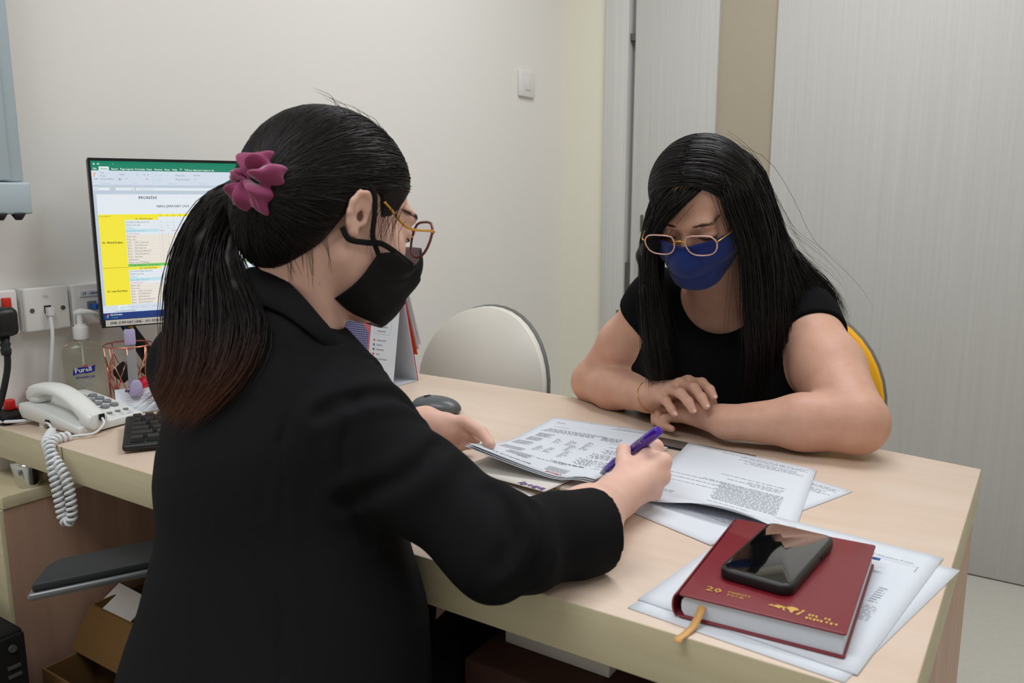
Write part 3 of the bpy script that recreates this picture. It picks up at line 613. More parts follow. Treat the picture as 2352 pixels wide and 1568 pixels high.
# ---------------------------------------------------------------- papers on the desk
def sheet(o, xd, yd, w, h, zf, name='sheet', m='paper', parent=None, nx=14, ny=18, th=.00035):
    o = V((o[0], o[1], 0)); xd = V((xd[0], xd[1], 0)).normalized(); yd = V((yd[0], yd[1], 0)).normalized()
    f = lambda u, v, d=0: o + xd*(u*w) + yd*(v*h) + V((0, 0, zf(u, v) + d))
    b = MB(); b.add([f(i/nx, j/ny) for j in range(ny+1) for i in range(nx+1)], [(j*(nx+1)+i, j*(nx+1)+i+1, (j+1)*(nx+1)+i+1, (j+1)*(nx+1)+i) for j in range(ny) for i in range(nx)])
    ob = b.build(name, m, parent, smooth=True, solid=th); ob.modifiers['solid'].offset = -1
    if (xd.cross(yd)).z < 0: ob.data.flip_normals()
    return ob, f
def dashes(q, f, u0, u1, v, h, rnd=True, wl=(.012, .05), gap=.008, lift=.0005):
    x = u0
    while x < u1 - .003:
        e = min(x + random.uniform(*wl), u1)
        n = max(1, int((e-x)/.04)) if rnd else 6
        for k in range(n):
            a, b_ = x + (e-x)*k/n, x + (e-x)*(k+1)/n
            q.quad(f(a, v, lift), f(b_, v, lift), f(b_, v+h, lift), f(a, v+h, lift))
        x = e + gap
def ftext(q, f, s, size, u, v, w, h, rot=0, bold=.0):
    # lettering that follows the sheet: plain text mapped through f (rot=1: upside down)
    t = MB(); text(t, s, size, Matrix.Identity(4), bold=bold)
    sg = -1 if rot else 1
    q.add([f(u + sg*p[0]/w, v - sg*p[1]/h, .0006) for p in t.v], t.f)
A4 = (.210, .297)
# report pages being signed
rep = thing('lab_report', 'curling stack of printed report pages under the purple pen', 'papers', (-.61, 1.09, .75))
RO, RX, RY = (-.724, 1.236), (.996, .070), (.085, -.996)
def zrep(k):
    def z(u, v):
        lift = .031*(max(0, v-.45)/.55)**1.7*(max(0, 1-u))**1.25
        wave = .010*max(0, v-.72)/.28*math.exp(-((u-.97)/.17)**2)
        dip = .0035*max(0, v-.6)/.4
        return .7602 + .0011*k + lift*(1+.03*k) + wave*(1+.12*k) - dip*(1 if u < .85 else .5)*(1-max(0, .5-u))
    return z
for k in range(3):
    ob, fr_ = sheet((RO[0] - .0025*(2-k), RO[1] - .002*(2-k)), RX, RY, .204, .295, zrep(k), 'page', 'paper', rep)
q, ql, qd, qr = MB(), MB(), MB(), MB()
for u0, u1, v in ((.05, .95, .035), (.05, .95, .075), (.08, .95, .135)): dashes(ql, fr_, u0, u1, v, .0012, wl=(.2, .4), gap=.004)
dashes(qd, fr_, .09, .16, .095, .003); dashes(q, fr_, .10, .19, .105, .003); dashes(qd, fr_, .36, .375, .022, .004, gap=.1); dashes(qd, fr_, .62, .635, .022, .004, gap=.1)
for k in range(3): dashes(q, fr_, .62 - .02*k, .95, .05 + k*.011, .003)
dashes(q, fr_, .13, .27, .185, .004)
for k in range(5): dashes(q, fr_, .12 - .01*k, .62 + .02*k if k < 3 else .55, .235 + k*.014, .0042)
for k in range(6): dashes(q, fr_, .62, .78, .25 + k*.012, .004)
for c0, v0, n, ww in ((.05, .34, 7, .13), (.03, .43, 7, .13), (.0, .53, 9, .14)): 
    for k in range(n): dashes(q, fr_, c0 + .05, c0 + .05 + ww + random.uniform(-.02, .02), v0 + k*.0105, .0036, gap=.004)
for c0, v0, n in ((.30, .40, 7), (.42, .40, 8), (.27, .58, 9), (.36, .58, 9), (.47, .47, 10), (.56, .38, 12), (.50, .60, 10)):
    for k in range(n): dashes(q, fr_, c0 + random.uniform(0, .01), c0 + random.uniform(.03, .08), v0 + k*.0125, .0036)
dashes(q, fr_, .72, .9, .34, .004); dashes(q, fr_, .76, .96, .41, .004)
for blk, v0, n in ((.74, .46, 6), (.70, .55, 7), (.66, .66, 9)):
    for k in range(n): dashes(q, fr_, blk + .02*(k % 3), .97, v0 + k*.0125, .0042, gap=.012, wl=(.01, .035))
for v, u0, u1 in ((.79, .52, .78), (.80, .55, .97), (.815, .42, .66), (.86, .30, .38), (.87, .30, .39)): dashes(qd if v < .83 else q, fr_, u0, u1, v, .004)
for k in range(7): dashes(q, fr_, .06 + .01*(k % 2), .24 + .01*(k % 3), .70 + k*.0115, .004, gap=.003)
for k in range(6): dashes(q, fr_, .18 + .01*(k % 3), .40 - .02*(k % 2), .80 + k*.0115, .004, gap=.003)
for k in range(6): dashes(q, fr_, .58, .74, .885 + k*.012, .004, gap=.003)
ftext(qd, fr_, 'REACTION FOR ASSAY ISOLATION', .0072, .47, .938, .204, .295, 1, .0001)
ftext(qr, fr_, 'Clinical', .0085, .735, .965, .204, .295, 1, .0003)
q.build('small_print', 'ink', rep); ql.build('ruled_line', 'ink_light', rep); qd.build('heading', 'ink_dark', rep); qr.build('red_heading', 'ink_red', rep)
# leaflet below, with purple heading
mat('purple_ink', (112, 70, 140), .6)
lf = thing('leaflet', 'white glossy leaflet with purple heading, below the report pages', 'leaflet', (-.62, 1.06, .75))
ob, f2 = sheet((-.690, 1.19), (.991, -.135), (-.075, -.997), .165, .262, lambda u, v: .7560 + .004*v*v*u, 'leaf', 'paper_warm', lf)
q = MB(); ftext(q, f2, 'InBody', .0165, .97, .955, .165, .262, 1, .0006); q.build('lettering', 'purple_ink', lf)
pd = thing('note_pad', 'thin note pad with reddish ruled pages, lowest of the report stack', 'pad', (-.6, 1.08, .75))
MB().prism([(-.70, .975), (-.527, .942), (-.492, 1.20), (-.690, 1.222)], .7508, .7556).build('page_block', 'paper_warm', pd)
q = MB()
for k in range(5): q.quad((-.60 + k*.004, .9565 + k*.006, .7559), (-.530, .9445 + k*.006, .7559), (-.530, .9452 + k*.006, .7559), (-.60 + k*.004, .9572 + k*.006, .7559))
q.build('ruled_line', 'ink_red', pd)
# crumpled tissue-like wrapper
ob, f3 = sheet((-.69, .935), (.985, -.17), (-.1, -.99), .19, .09, lambda u, v: .7510 + .004*abs(math.sin(u*9+v*4))*abs(math.cos(v*7-u*3)), 'plastic_sleeve', 'paper_warm', None, 22, 14)
tag(ob, 'crumpled white sleeve on the desk under the leaflet', 'sleeve')
# letters in front of the woman in black
def zlet(u, v): return .7528 + .020*max(0, v-.80)/.20*max(0, (v-.80)/.20)*math.sin(min(1, max(0, u-.02)/.98)*math.pi*.80)**2 + .0015*math.sin(u*5)*v
lt = thing('letter', 'printed white letter with a lifted lower edge, right of the writing hand', 'papers', (-.36, 1.1, .75))
ob, fl = sheet((-.477, 1.251), (.993, -.117), (.135, -.99), .2115, .285, zlet, 'page', 'paper', lt)
q, qd = MB(), MB()
for k, (u0, u1, v) in enumerate(((.30, .95, .05), (.45, .93, .066), (.52, .95, .082), (.45, .88, .11), (.5, .88, .125), (.55, .93, .142), (.5, .93, .158))): dashes(qd if k in (3, 1) else q, fl, u0, u1, v, .004)
for u0, u1, v in ((.40, .86, .40), (.60, .85, .435), (.46, .84, .455), (.62, .83, .475), (.02, .60, .535), (.30, .50, .52), (.02, .60, .585), (.02, .62, .64), (.42, .70, .805), (.0, .2, .80), (.02, .18, .82), (.5, .75, .86)): dashes(qd, fl, u0, u1, v, .0042)
for k in range(15): dashes(q, fl, .42 + .01*(k % 3), .86 + .005*(k % 2), .52 + k*.0172, .006, gap=.006)
for k in range(3): dashes(q, fl, .02, .9, .84 + k*.02, .0012, wl=(.3, .5))
q.build('small_print', 'ink_light', lt); qd.build('heading', 'ink', lt)
lt2 = thing('letter', 'printed white letter sticking out askew from below the other letter', 'papers', (-.33, 1.0, .75))
ob, fm = sheet((-.4015, 1.2335), (.941, -.337), (-.337, -.941), .2105, .2985, lambda u, v: .7509 + .0006*u*v, 'page', 'paper', lt2)
q, qd = MB(), MB()
for k, (u0, u1, v) in enumerate(((.35, .95, .045), (.5, .93, .06), (.55, .95, .075), (.5, .9, .1), (.55, .88, .115), (.52, .95, .13), (.6, .9, .145), (.02, .95, .52), (.1, .9, .55))): dashes(qd if k % 3 == 1 else q, fm, u0, u1, v, .004)
for k in range(9): dashes(q, fm, .25, .95, .66 + k*.014, .005)
q.build('small_print', 'ink_light', lt2); qd.build('heading', 'ink', lt2)
# sheets below the planner
s_a = thing('form_sheet', 'printed white form directly under the red planner', 'papers', (-.19, .84, .75))
ob, fa = sheet((-.286, 1.012), (.9955, -.095), (-.112, -.9937), .2135, .300, lambda u, v: .7518, 'page', 'paper', s_a)
q, qd = MB(), MB()
ftext(qd, fa, 'Publication Form', .0062, .70, .135, .2135, .3, 0, 0); dashes(q, fa, .68, .93, .15, .0015, wl=(.2, .3)); dashes(q, fa, .925, .93, .15, .05)
for k in range(7): dashes(q, fa, .84, .88, .40 + k*.02, .006)
for k in range(10): dashes(q, fa, .80, .90, .56 + k*.012, .003)
dashes(qd, fa, .74, .77, .50, .004)
q.build('small_print', 'ink_light', s_a); qd.build('heading', 'ink', s_a)
s_b = tag(sheet((-.262, .985), (.9966, -.08), (-.20, -.98), .208, .297, lambda u, v: .7509, 'blank_sheet', 'paper', None)[0], 'white sheet fanned out below the form, its corner reaching the desk end', 'papers')
# flush metal flap
cv = thing('cable_flap', 'flush brushed-metal flap with black slot, between the papers', 'cable flap', (-.44, 1.24, .75))
M_ = Matrix.Rotation(math.radians(-4), 3, 'Z')
MB().box((-.452, 1.2365, .7507), (.175, .036, .0012), M=M_).build('flap', 'silver', cv, bevel=.0004)
MB().box((-.453, 1.2125, .7506), (.175, .011, .0010), M=M_).build('slot', 'black_matte', cv)
# planner
mat('planner_red', (124, 28, 40), .42, coat=.2); mat('gold_foil', (222, 180, 92), .4, .25); mat('ribbon_gold', (220, 166, 96), .45, sheen=.3); mat('page_edge', (214, 218, 226), .7)
pn = thing('planner', 'dark red hardcover planner with gold lettering, under the phone', 'planner', (-.197, .815, .752))
PM = Matrix.Translation((-.272, .7015, .7522)) @ Matrix.Rotation(math.radians(3.6), 4, 'Z')     # x along the short edge, y away
def pl_(x, y, z): return PM @ V((x, y, z))
pw, ph = .1515, .2155
MB().prism(rrect(pw, ph, .003), 0, .0022, PM @ Matrix.Translation((pw/2, ph/2, 0))).build('back_cover', 'planner_red', pn, bevel=.0008)
MB().prism(rrect(pw, ph, .003), .0218, .024, PM @ Matrix.Translation((pw/2, ph/2, 0))).build('front_cover', 'planner_red', pn, bevel=.0008)
MB().rings([[pl_(-.001 - .0055*math.sin(a)*rr, y, .012 - .012*math.cos(a)*rr2) for a, rr, rr2 in [(math.pi*k/10, 1, 1) for k in range(11)] + [(math.pi*k/10, .7, .84) for k in range(10, -1, -1)]] for y in (.001, ph-.001)]).build('spine', 'planner_red', pn, smooth=False)
MB().rings([[pl_(x, y, z) for x, z in ((.006, .0024), (.149, .0024), (.1485, .012), (.149, .0216), (.006, .0216), (.003, .017), (.0025, .012), (.003, .007))] for y in (.003, ph-.003)]).build('page_block', 'page_edge', pn)
gm = frame(pl_(.020, .0195, .0246), PM.to_3x3() @ V((1, 0, 0)), PM.to_3x3() @ V((0, 1, 0)))
q = MB(); text(q, '20', .0135, gm, bold=.00025, xs=1.15)
text(q, 'TWENTY', .0056, gm @ Matrix.Translation((.0205, .0046, 0)), bold=0, xs=.95); text(q, 'FOUR', .0056, gm @ Matrix.Translation((.0215, -.0012, 0)), xs=1.1)
q.build('lettering', 'gold_foil', pn)
lg = frame(pl_(.082, .0155, .0243), PM.to_3x3() @ V((1, 0, 0)), PM.to_3x3() @ V((0, 1, 0)))
def gpoly(q, pts): q.add([lg @ V((x, y, .0002)) for x, y in pts], [tuple(range(len(pts)))])
q = MB()
gpoly(q, [(-.002, .004), (.0005, .007), (.003, .0055), (.0055, .0085), (.009, .0085), (.012, .0075), (.0145, .0075), (.0125, .004), (.009, .0045), (.0085, .0015), (.0065, .003), (.004, .0035)])
gpoly(q, [(.0135, .0075), (.018, .0115), (.0225, .011), (.0255, .0075), (.0215, .0045), (.0205, -.001), (.0185, .0), (.0172, .0035), (.0145, .0055)])
gpoly(q, [(.0105, .0045), (.0125, .005), (.0142, .001), (.0125, .0)])
gpoly(q, [(.0275, .0095), (.0305, .0098), (.028, .003), (.0262, -.0015), (.0238, -.003), (.0255, .003), (.0278, .006)])
q.build('emblem', 'gold_foil', pn)
q = MB()
for k, x in enumerate((.034, .0368, .040, .0478, .051)): gpoly(q, [(x, .005), (x+.0022, .0055), (x+.002, .002 if k % 2 else .0005), (x+.0008, .0012)])
for k, x in enumerate((.0325, .0355, .039, .0418, .045, .0495, .0535, .0575)): gpoly(q, [(x, -.0018), (x+.0026, -.001), (x+.0022, -.0052), (x+.0009, -.0045 if k % 2 else -.006)])
q.build('emblem_print', 'gold_foil', pn)
rb = MB().rings([[pl_(x - dx, y, z) for x, z in ((.0195, z0), (.027, z0), (.027, z0+.0006), (.0195, z0+.0006))] for y, z0, dx in ((.05, .0215, 0), (.004, .0150, 0), (.0, .0148, .0), (-.006, .0085, .001), (-.014, .0012, .0035), (-.028, -.0012, .0075), (-.0345, -.0016, .010), (-.0385, -.004, .0105))]).build('ribbon', 'ribbon_gold', pn, smooth=True)
MB().box(pl_(.1535, .207, .012), (.008, .006, .0006)).build('index_tab', 'cable_blue', pn)
# phone
mat('phone_glass', (10, 11, 13), .06, coat=1)
fn = thing('smartphone', 'black smartphone in a dark case lying on the red planner', 'phone', (-.21, .82, .7765))
FM = Matrix.Translation((-.2115, .8255, .7765)) @ Matrix.Rotation(math.radians(-3.2), 4, 'Z')
MB().prism(rrect(.0735, .149, .012, 6), 0, .0112, FM).build('case', 'black_plastic', fn, bevel=.003, seg=3)
MB().prism(rrect(.0665, .142, .010, 6), .0105, .01165, FM).build('screen', 'phone_glass', fn, bevel=.0003)
MB().prism(rrect(.009, .0034, .0015), -.001, .0006, FM @ Matrix.Translation((.0, -.0738, .0055)) @ Matrix.Rotation(math.pi/2, 4, 'X')).build('charging_port', 'silver', fn)
MB().box(FM @ V((.0368, .03, .006)), (.0014, .018, .003), M=FM.to_3x3()).build('side_button', 'black_matte', fn)
# pen
mat('pen_purple', (66, 20, 160), .22, coat=.6); mat('pen_grip', (170, 168, 176), .35, .3)
PA, PB = V((-0.5140, 0.9993, 0.7612)), V((-0.4066, 0.9616, 0.8545))
pdir = (PB - PA).normalized(); pen = thing('pen', 'purple ballpoint pen held over the report by the woman in the jacket', 'pen', tuple(PA))
pt = lambda s: PA + pdir*s
PLN = (PB-PA).length
MB().tube([pt(0), pt(.003)], [.0006, .001], 8).tube([pt(.003), pt(.024)], [.0016, .0048], 14).build('tip', 'pen_grip', pen, smooth=True)
MB().tube([pt(.024), pt(.05), pt(PLN*.62), pt(PLN*.63), pt(PLN-.004), pt(PLN)], [0.0056, .0064, .0067, .0072, .0074, .0058], 18).build('barrel', 'pen_purple', pen, smooth=True, bevel=.0006)
cdr = V((0, 0, 1.15)) - pt(PLN*.78); cdr = (cdr - pdir*cdr.dot(pdir)).normalized()
sdv = pdir.cross(cdr); sdv = sdv if sdv.z < 0 else -sdv
q = MB(); t_ = MB(); text(t_, 'novugen', .0074, Matrix.Identity(4), bold=.0001)
upv = -sdv
def onpen(x, y): a = (y-.0020)/.0066 + .62; return pt(PLN*.665 + x) + (cdr*math.cos(a) + upv*math.sin(a))*.0081
q.add([onpen(p[0], p[1]) for p in t_.v], t_.f); q.build('lettering', 'pen_grip', pen)

# ---------------------------------------------------------------- implicit-surface toolkit for bodies and clothes
F32 = np.float32
A_ = lambda *p: np.array(p, F32)
def cap(p, a, b, r1, r2=None):
    a = np.asarray(a, F32); b = np.asarray(b, F32); r2 = r1 if r2 is None else r2
    ba = b - a; pa = p - a
    t = np.clip((pa @ ba) / max(float(ba @ ba), 1e-12), 0, 1)
    return np.linalg.norm(pa - t[:, None] * ba, axis=1) - (r1 + (r2 - r1) * t)
def chain(p, pts, rs, k=.0):
    d = None
    for i in range(len(pts) - 1):
        e = cap(p, pts[i], pts[i+1], rs[i], rs[i+1])
        d = e if d is None else (smin(d, e, k) if k else np.minimum(d, e))
    return d
def ell(p, c, r, R=None):
    q = p - np.asarray(c, F32)
    if R is not None: q = q @ np.asarray(R, F32).T
    r = np.asarray(r, F32)
    k0 = np.linalg.norm(q / r, axis=1); k1 = np.linalg.norm(q / (r * r), axis=1)
    return k0 * (k0 - 1) / np.maximum(k1, 1e-6)
def ecap(p, a, b, side, w1, t1, w2, t2):
    a = np.asarray(a, F32); b = np.asarray(b, F32); ax = b - a; L = float(np.linalg.norm(ax)); ax = ax / L
    s = np.asarray(side, F32); s = s - ax * float(s @ ax); s = s / np.linalg.norm(s); n = np.cross(ax, s)
    q = p - a; h = q @ ax; t = np.clip(h / L, 0, 1); w = w1 + (w2 - w1) * t; th = t1 + (t2 - t1) * t
    over = np.maximum(np.maximum(-h, h - L), 0); m = np.minimum(w, th)
    x = q @ s; y = q @ n
    k0 = np.sqrt((x/w)**2 + (y/th)**2 + (over/m)**2)
    k1 = np.sqrt((x/w**2)**2 + (y/th**2)**2 + (over/m**2)**2)
    return k0 * (k0 - 1) / np.maximum(k1, 1e-4)
def smin(a, b, k):
    h = np.maximum(k - np.abs(a - b), 0) / k
    return np.minimum(a, b) - h * h * k * .25
def smax(a, b, k): return -smin(-a, -b, k)
def plane(p, o, n):
    n = np.asarray(n, F32); n = n / np.linalg.norm(n); return (p - np.asarray(o, F32)) @ n
EDG = [(a, b) for a in range(8) for b in range(a + 1, 8) if bin(a ^ b).count('1') == 1]
def surf(f, lo, hi, h, coarse=4, lip=1.7):
    lo = np.asarray(lo, F32); n = np.ceil((np.asarray(hi) - lo) / (h * coarse)).astype(int)
    H = h * coarse
    g = np.stack(np.meshgrid(*[lo[i] + H * np.arange(n[i] + 1, dtype=F32) for i in range(3)], indexing='ij'), -1).reshape(-1, 3)
    D = f(g).reshape(n + 1)
    act = np.zeros(n, bool); mn = np.full(n, 1e9, F32)
    for c in range(8):
        s = tuple(slice((c >> i) & 1, ((c >> i) & 1) + n[i]) for i in range(3)); mn = np.minimum(mn, np.abs(D[s]))
    act = mn < H * lip
    N = n * coarse + 1
    fine = np.where(D[tuple(np.minimum((np.arange(N[i]) + coarse // 2) // coarse, n[i]) for i in range(3))[0]][:, np.minimum((np.arange(N[1]) + coarse // 2) // coarse, n[1])][:, :, np.minimum((np.arange(N[2]) + coarse // 2) // coarse, n[2])] < 0, F32(-1), F32(1))
    need = np.zeros(N, bool)
    up = act.repeat(coarse, 0).repeat(coarse, 1).repeat(coarse, 2)
    for c in range(8):
        s = tuple(slice((c >> i) & 1, ((c >> i) & 1) + n[i]*coarse) for i in range(3)); need[s] |= up
    idx = np.argwhere(need); pts = lo + idx.astype(F32) * F32(h)
    vals = np.empty(len(pts), F32); B = 400000
    for i in range(0, len(pts), B): vals[i:i+B] = f(pts[i:i+B])
    fine[need] = vals; del need, pts
    neg = fine < 0
    cnt = np.zeros(n * coarse, np.int8)
    M = n * coarse
    for c in range(8):
        s = tuple(slice((c >> i) & 1, ((c >> i) & 1) + M[i]) for i in range(3)); cnt += neg[s]
    cells = np.argwhere((cnt > 0) & (cnt < 8) & up)
    corner = np.array([[(c >> i) & 1 for i in range(3)] for c in range(8)])
    cv = np.stack([fine[tuple((cells + corner[c]).T)] for c in range(8)], 1)
    acc = np.zeros((len(cells), 3), F32); num = np.zeros(len(cells), F32)
    for a, b in EDG:
        va, vb = cv[:, a], cv[:, b]; m = (va < 0) != (vb < 0)
        t = np.where(m, va / np.where(m, va - vb, 1), 0)
        pnt = corner[a] + t[:, None] * (corner[b] - corner[a]); acc += pnt * m[:, None]; num += m
    vert = lo + (cells + acc / num[:, None]) * h
    ix = np.full(M, -1, np.int32); ix[tuple(cells.T)] = np.arange(len(cells))
    faces = []
    for ax in range(3):
        b_, c_ = (ax + 1) % 3, (ax + 2) % 3
        s0 = [slice(1, M[i]) for i in range(3)]; s1 = list(s0); s0[ax] = slice(0, M[ax]); s1[ax] = slice(1, M[ax] + 1)
        m = neg[tuple(s0)] != neg[tuple(s1)]
        e = np.argwhere(m); off = np.ones(3, int); off[ax] = 0; e = e + off
        sg = neg[tuple(e.T)]
        def at(db, dc):
            q = e.copy(); q[:, b_] -= db; q[:, c_] -= dc; return ix[tuple(q.T)]
        q4 = np.stack([at(1, 1), at(0, 1), at(0, 0), at(1, 0)], 1); q4[~sg] = q4[~sg][:, ::-1]
        faces.append(q4[(q4 >= 0).all(1)])
    return vert.astype(float), np.concatenate(faces)
def smesh(name, vf, m, parent=None, relax=1):
    v, f = vf
    for _ in range(relax):
        s = np.zeros_like(v); c = np.zeros(len(v))
        for a, b in ((0, 1), (1, 2), (2, 3), (3, 0)):
            np.add.at(s, f[:, a], v[f[:, b]]); np.add.at(c, f[:, a], 1); np.add.at(s, f[:, b], v[f[:, a]]); np.add.at(c, f[:, b], 1)
        v = v * .5 + .5 * s / np.maximum(c, 1)[:, None]
    me = bpy.data.meshes.new(name); me.vertices.add(len(v)); me.vertices.foreach_set('co', v.astype(F32).ravel())
    me.loops.add(len(f) * 4); me.loops.foreach_set('vertex_index', f.astype(np.int32).ravel())
    me.polygons.add(len(f)); me.polygons.foreach_set('loop_start', np.arange(0, len(f) * 4, 4, dtype=np.int32))
    me.update(calc_edges=True); me.validate()
    return link(name, me, m, parent, smooth=True)
def trace(f, o, d, n=60, tmax=.4, step=.7):
    o = np.asarray(o, F32); d = np.asarray(d, F32); d = d / np.linalg.norm(d, axis=-1, keepdims=True)
    t = np.zeros(len(o), F32)
    for _ in range(n): t = np.minimum(t + step * np.clip(f((o + d * t[:, None]).astype(F32)), -.01, .05), tmax)
    return o + d * t[:, None]
def gradn(f, p, e=.001):
    p = np.asarray(p, F32); g = np.stack([f(p + A_(*(e if i == j else 0 for j in range(3)))) - f(p - A_(*(e if i == j else 0 for j in range(3)))) for i in range(3)], 1)
    return g / np.maximum(np.linalg.norm(g, axis=1, keepdims=True), 1e-6)
def noise3(p, s, seed=0):
    r = np.random.RandomState(seed); out = 0
    for i in range(5):
        k = r.randn(3); k = k / np.linalg.norm(k) * s * r.uniform(.6, 1.4); out = out + np.sin(p @ k.astype(F32) + r.uniform(0, 6.28))
    return out / 5
class Frame3:
    def __init__(s, c, fwd, roll=0, scale=1, wide=1):
        f = np.array(fwd, float); f /= np.linalg.norm(f); r = np.cross(f, [0, 0, 1]); r /= np.linalg.norm(r); u = np.cross(r, f)
        a = math.radians(roll); r2 = r * math.cos(a) + u * math.sin(a); u2 = -r * math.sin(a) + u * math.cos(a)
        s.R = np.stack([r2, f, u2], 1); s.c = np.array(c, float); s.s = np.array([scale*wide, scale, scale])     # columns: right, forward, up
    def loc(s, p): return ((p - s.c.astype(F32)) @ s.R.astype(F32)) / s.s.astype(F32)
    def w(s, q): return (np.asarray(q, float) * s.s) @ s.R.T + s.c
    def d(s, q): return np.asarray(q, float) @ s.R.T
# ---- a woman's head in its own frame: x right, y forward, z up, eyes at z = 0
def head_sdf(q, top=.085):
    d = ell(q, (0, -.015, .038), (.073, .093, top))
    d = smin(d, ell(q, (0, .018, -.028), (.0595, .074, .088)), .03)
    for s in (-1, 1):
        d = smin(d, cap(q, (s*.050, .0, -.050), (s*.018, .072, -.098), .020, .016), .03)
        d = smin(d, ell(q, (s*.036, .060, -.030), (.027, .027, .03)), .02)
    d = smin(d, ell(q, (0, .078, -.098), (.019, .016, .016)), .02)
    d = smin(d, cap(q, (-.034, .080, .022), (.034, .080, .022), .011), .018)
    d = smin(d, cap(q, (0, .084, .014), (0, .105, -.032), .006, .0095), .014)
    d = smin(d, ell(q, (0, .106, -.036), (.0105, .010, .0095)), .008)
    for s in (-1, 1):
        d = smin(d, ell(q, (s*.0115, .098, -.039), (.0065, .009, .0065)), .007)
        d = smax(d, -ell(q, (s*.032, .101, .003), (.020, .016, .0115)), .012)
        d = smin(d, ell(q, (s*.032, .0785, .0015), (.0158, .0125, .0125)), .004)
        d = smax(d, -cap(q, (s*.044, .094, -.0055), (s*.020, .097, -.0045), .0011), .003)
    d = smin(d, cap(q, (-.014, .087, -.066), (.014, .087, -.066), .0062), .008)
    d = smin(d, cap(q, (-.012, .087, -.075), (.012, .087, -.075), .0068), .006)
    return d
EAR = [(.070, .006, .000), (.0745, .007, .014), (.0775, .002, .025), (.081, -.009, .031), (.0845, -.021, .027), (.086, -.028, .012), (.0845, -.027, -.004), (.081, -.020, -.018), (.0775, -.010, -.028), (.074, -.003, -.030)]
def ear_sdf(q):
    x = q.copy(); x[:, 0] = np.abs(x[:, 0]); ec = A_(.074, -.004, -.004); x = (x - ec)/F32(.8) + A_(.074, -.008, .0)
    d = chain(x, EAR, [.0036, .004, .0044, .0046, .0046, .0046, .0044, .0048, .0066, .0055], .003)
    d = smin(d, ell(x, (.0765, -.011, .002), (.0042, .017, .028)), .006)
    d = smin(d, chain(x, [(.080, -.016, .018), (.0815, -.018, .004), (.079, -.010, -.012)], [.003, .0034, .003]), .004)
    d = smin(d, ell(x, (.074, .004, -.008), (.006, .004, .008)), .004)
    return smax(d, -ell(x, (.082, -.006, -.003), (.009, .0075, .010)), .003)*F32(.8)
def limb(p, pts, rs, k=.02): return chain(p, pts, rs, k)
def finger(p, pts, r0, r1, k=.004):
    n = len(pts); rs = [r0 + (r1 - r0) * i / (n - 1) for i in range(n)]
    rs = [r * (1.06 if 0 < i < n-1 else 1) for i, r in enumerate(rs)]
    return chain(p, pts, rs, k)
# ---- strands: thin three-sided tapering tubes merged to one mesh
def strands(paths, r0, r1, sides=3, twist=True):
    Pn = np.asarray(paths, float); S, m, _ = Pn.shape
    T = np.gradient(Pn, axis=1); T /= np.maximum(np.linalg.norm(T, axis=2, keepdims=True), 1e-9)
    ref = np.random.randn(S, 1, 3) * np.ones((1, m, 1)); nr = ref - T * (ref * T).sum(2, keepdims=True); nr /= np.linalg.norm(nr, axis=2, keepdims=True); bn = np.cross(T, nr)
    u = np.linspace(0, 1, m)[None, :, None]; r0 = np.broadcast_to(np.asarray(r0, float), (S,))[:, None, None]
    rad = r0 * (1 - u) + r1 * u
    rad = rad * np.minimum(1, .35 + u * 6) * np.minimum(1, .15 + (1 - u) * 5)
    V_ = np.stack([Pn + rad * (nr * math.cos(2*math.pi*k/sides) + bn * math.sin(2*math.pi*k/sides)) for k in range(sides)], 2)
    vid = np.arange(S * m * sides).reshape(S, m, sides); fs = []
    for k in range(sides):
        k2 = (k + 1) % sides
        fs.append(np.stack([vid[:, :-1, k], vid[:, :-1, k2], vid[:, 1:, k2], vid[:, 1:, k]], -1).reshape(-1, 4))
    return V_.reshape(-1, 3), np.concatenate(fs)
def resample(pts, m):
    P_ = np.array(spline(pts, 12)); L = np.r_[0, np.cumsum(np.linalg.norm(np.diff(P_, axis=0), axis=1))]
    s = np.linspace(0, L[-1], m); return np.stack([np.interp(s, L, P_[:, i]) for i in range(3)], 1)
def fan(guides, n, m=14, jit=.004, seed=1, endvar=.12, flare=1.0):
    r = np.random.RandomState(seed); G = np.stack([resample(g, m) for g in guides]); out = []
    for i in range(n):
        t = r.uniform(0, len(G) - 1); k = min(int(t), len(G) - 2); w_ = t - k
        p = G[k] * (1 - w_) + G[k+1] * w_
        u = np.linspace(0, 1, m)[:, None]; a, b = r.randn(3) * jit, r.randn(3) * jit * flare
        e = 1 - abs(r.randn()) * endvar
        s = np.linspace(0, max(.5, e), m); p = np.stack([np.interp(s, np.linspace(0, 1, m), p[:, j]) for j in range(3)], 1)
        p = p + a * (1 - u) * .6 + b * u + (r.randn(3) * jit * .5) * np.sin(u * math.pi * r.uniform(1, 3))
        out.append(p)
    return out
# materials of the figures
m = mat('skin', (208, 162, 139), .48, spec=.35, sss=.25); noise_color(m, (203, 155, 132), (211, 166, 144), (38, 38, 38), 4, .6, .3, .7)
m = mat('skin_pale', (232, 188, 168), .48, spec=.35, sss=.25); noise_color(m, (229, 182, 163), (234, 192, 174), (38, 38, 38), 4, .6, .3, .7)
m = mat('hair_black', (20, 16, 16), .40, spec=.32); m = mat('hair_brown', (34, 25, 22), .46, spec=.25)
m = mat('hair_sheen', (40, 32, 30), .36, spec=.4)
m = mat('cloth_black', (15, 15, 17), .9, spec=.1); bump(m, (900, 900, 900), .25, .0006)
m = mat('jacket_black', (20, 20, 22), .85, spec=.15); bump(m, (1100, 1100, 1100), .3, .0005)
mat('trouser_dark', (24, 25, 32), .8, spec=.15)
m = mat('mask_blue', (21, 42, 106), .7, spec=.2, sheen=.2); bump(m, (1500, 1500, 1500), .15, .0004)
m = mat('mask_black', (22, 22, 23), .75, spec=.2); bump(m, (1500, 1500, 1500), .15, .0004)
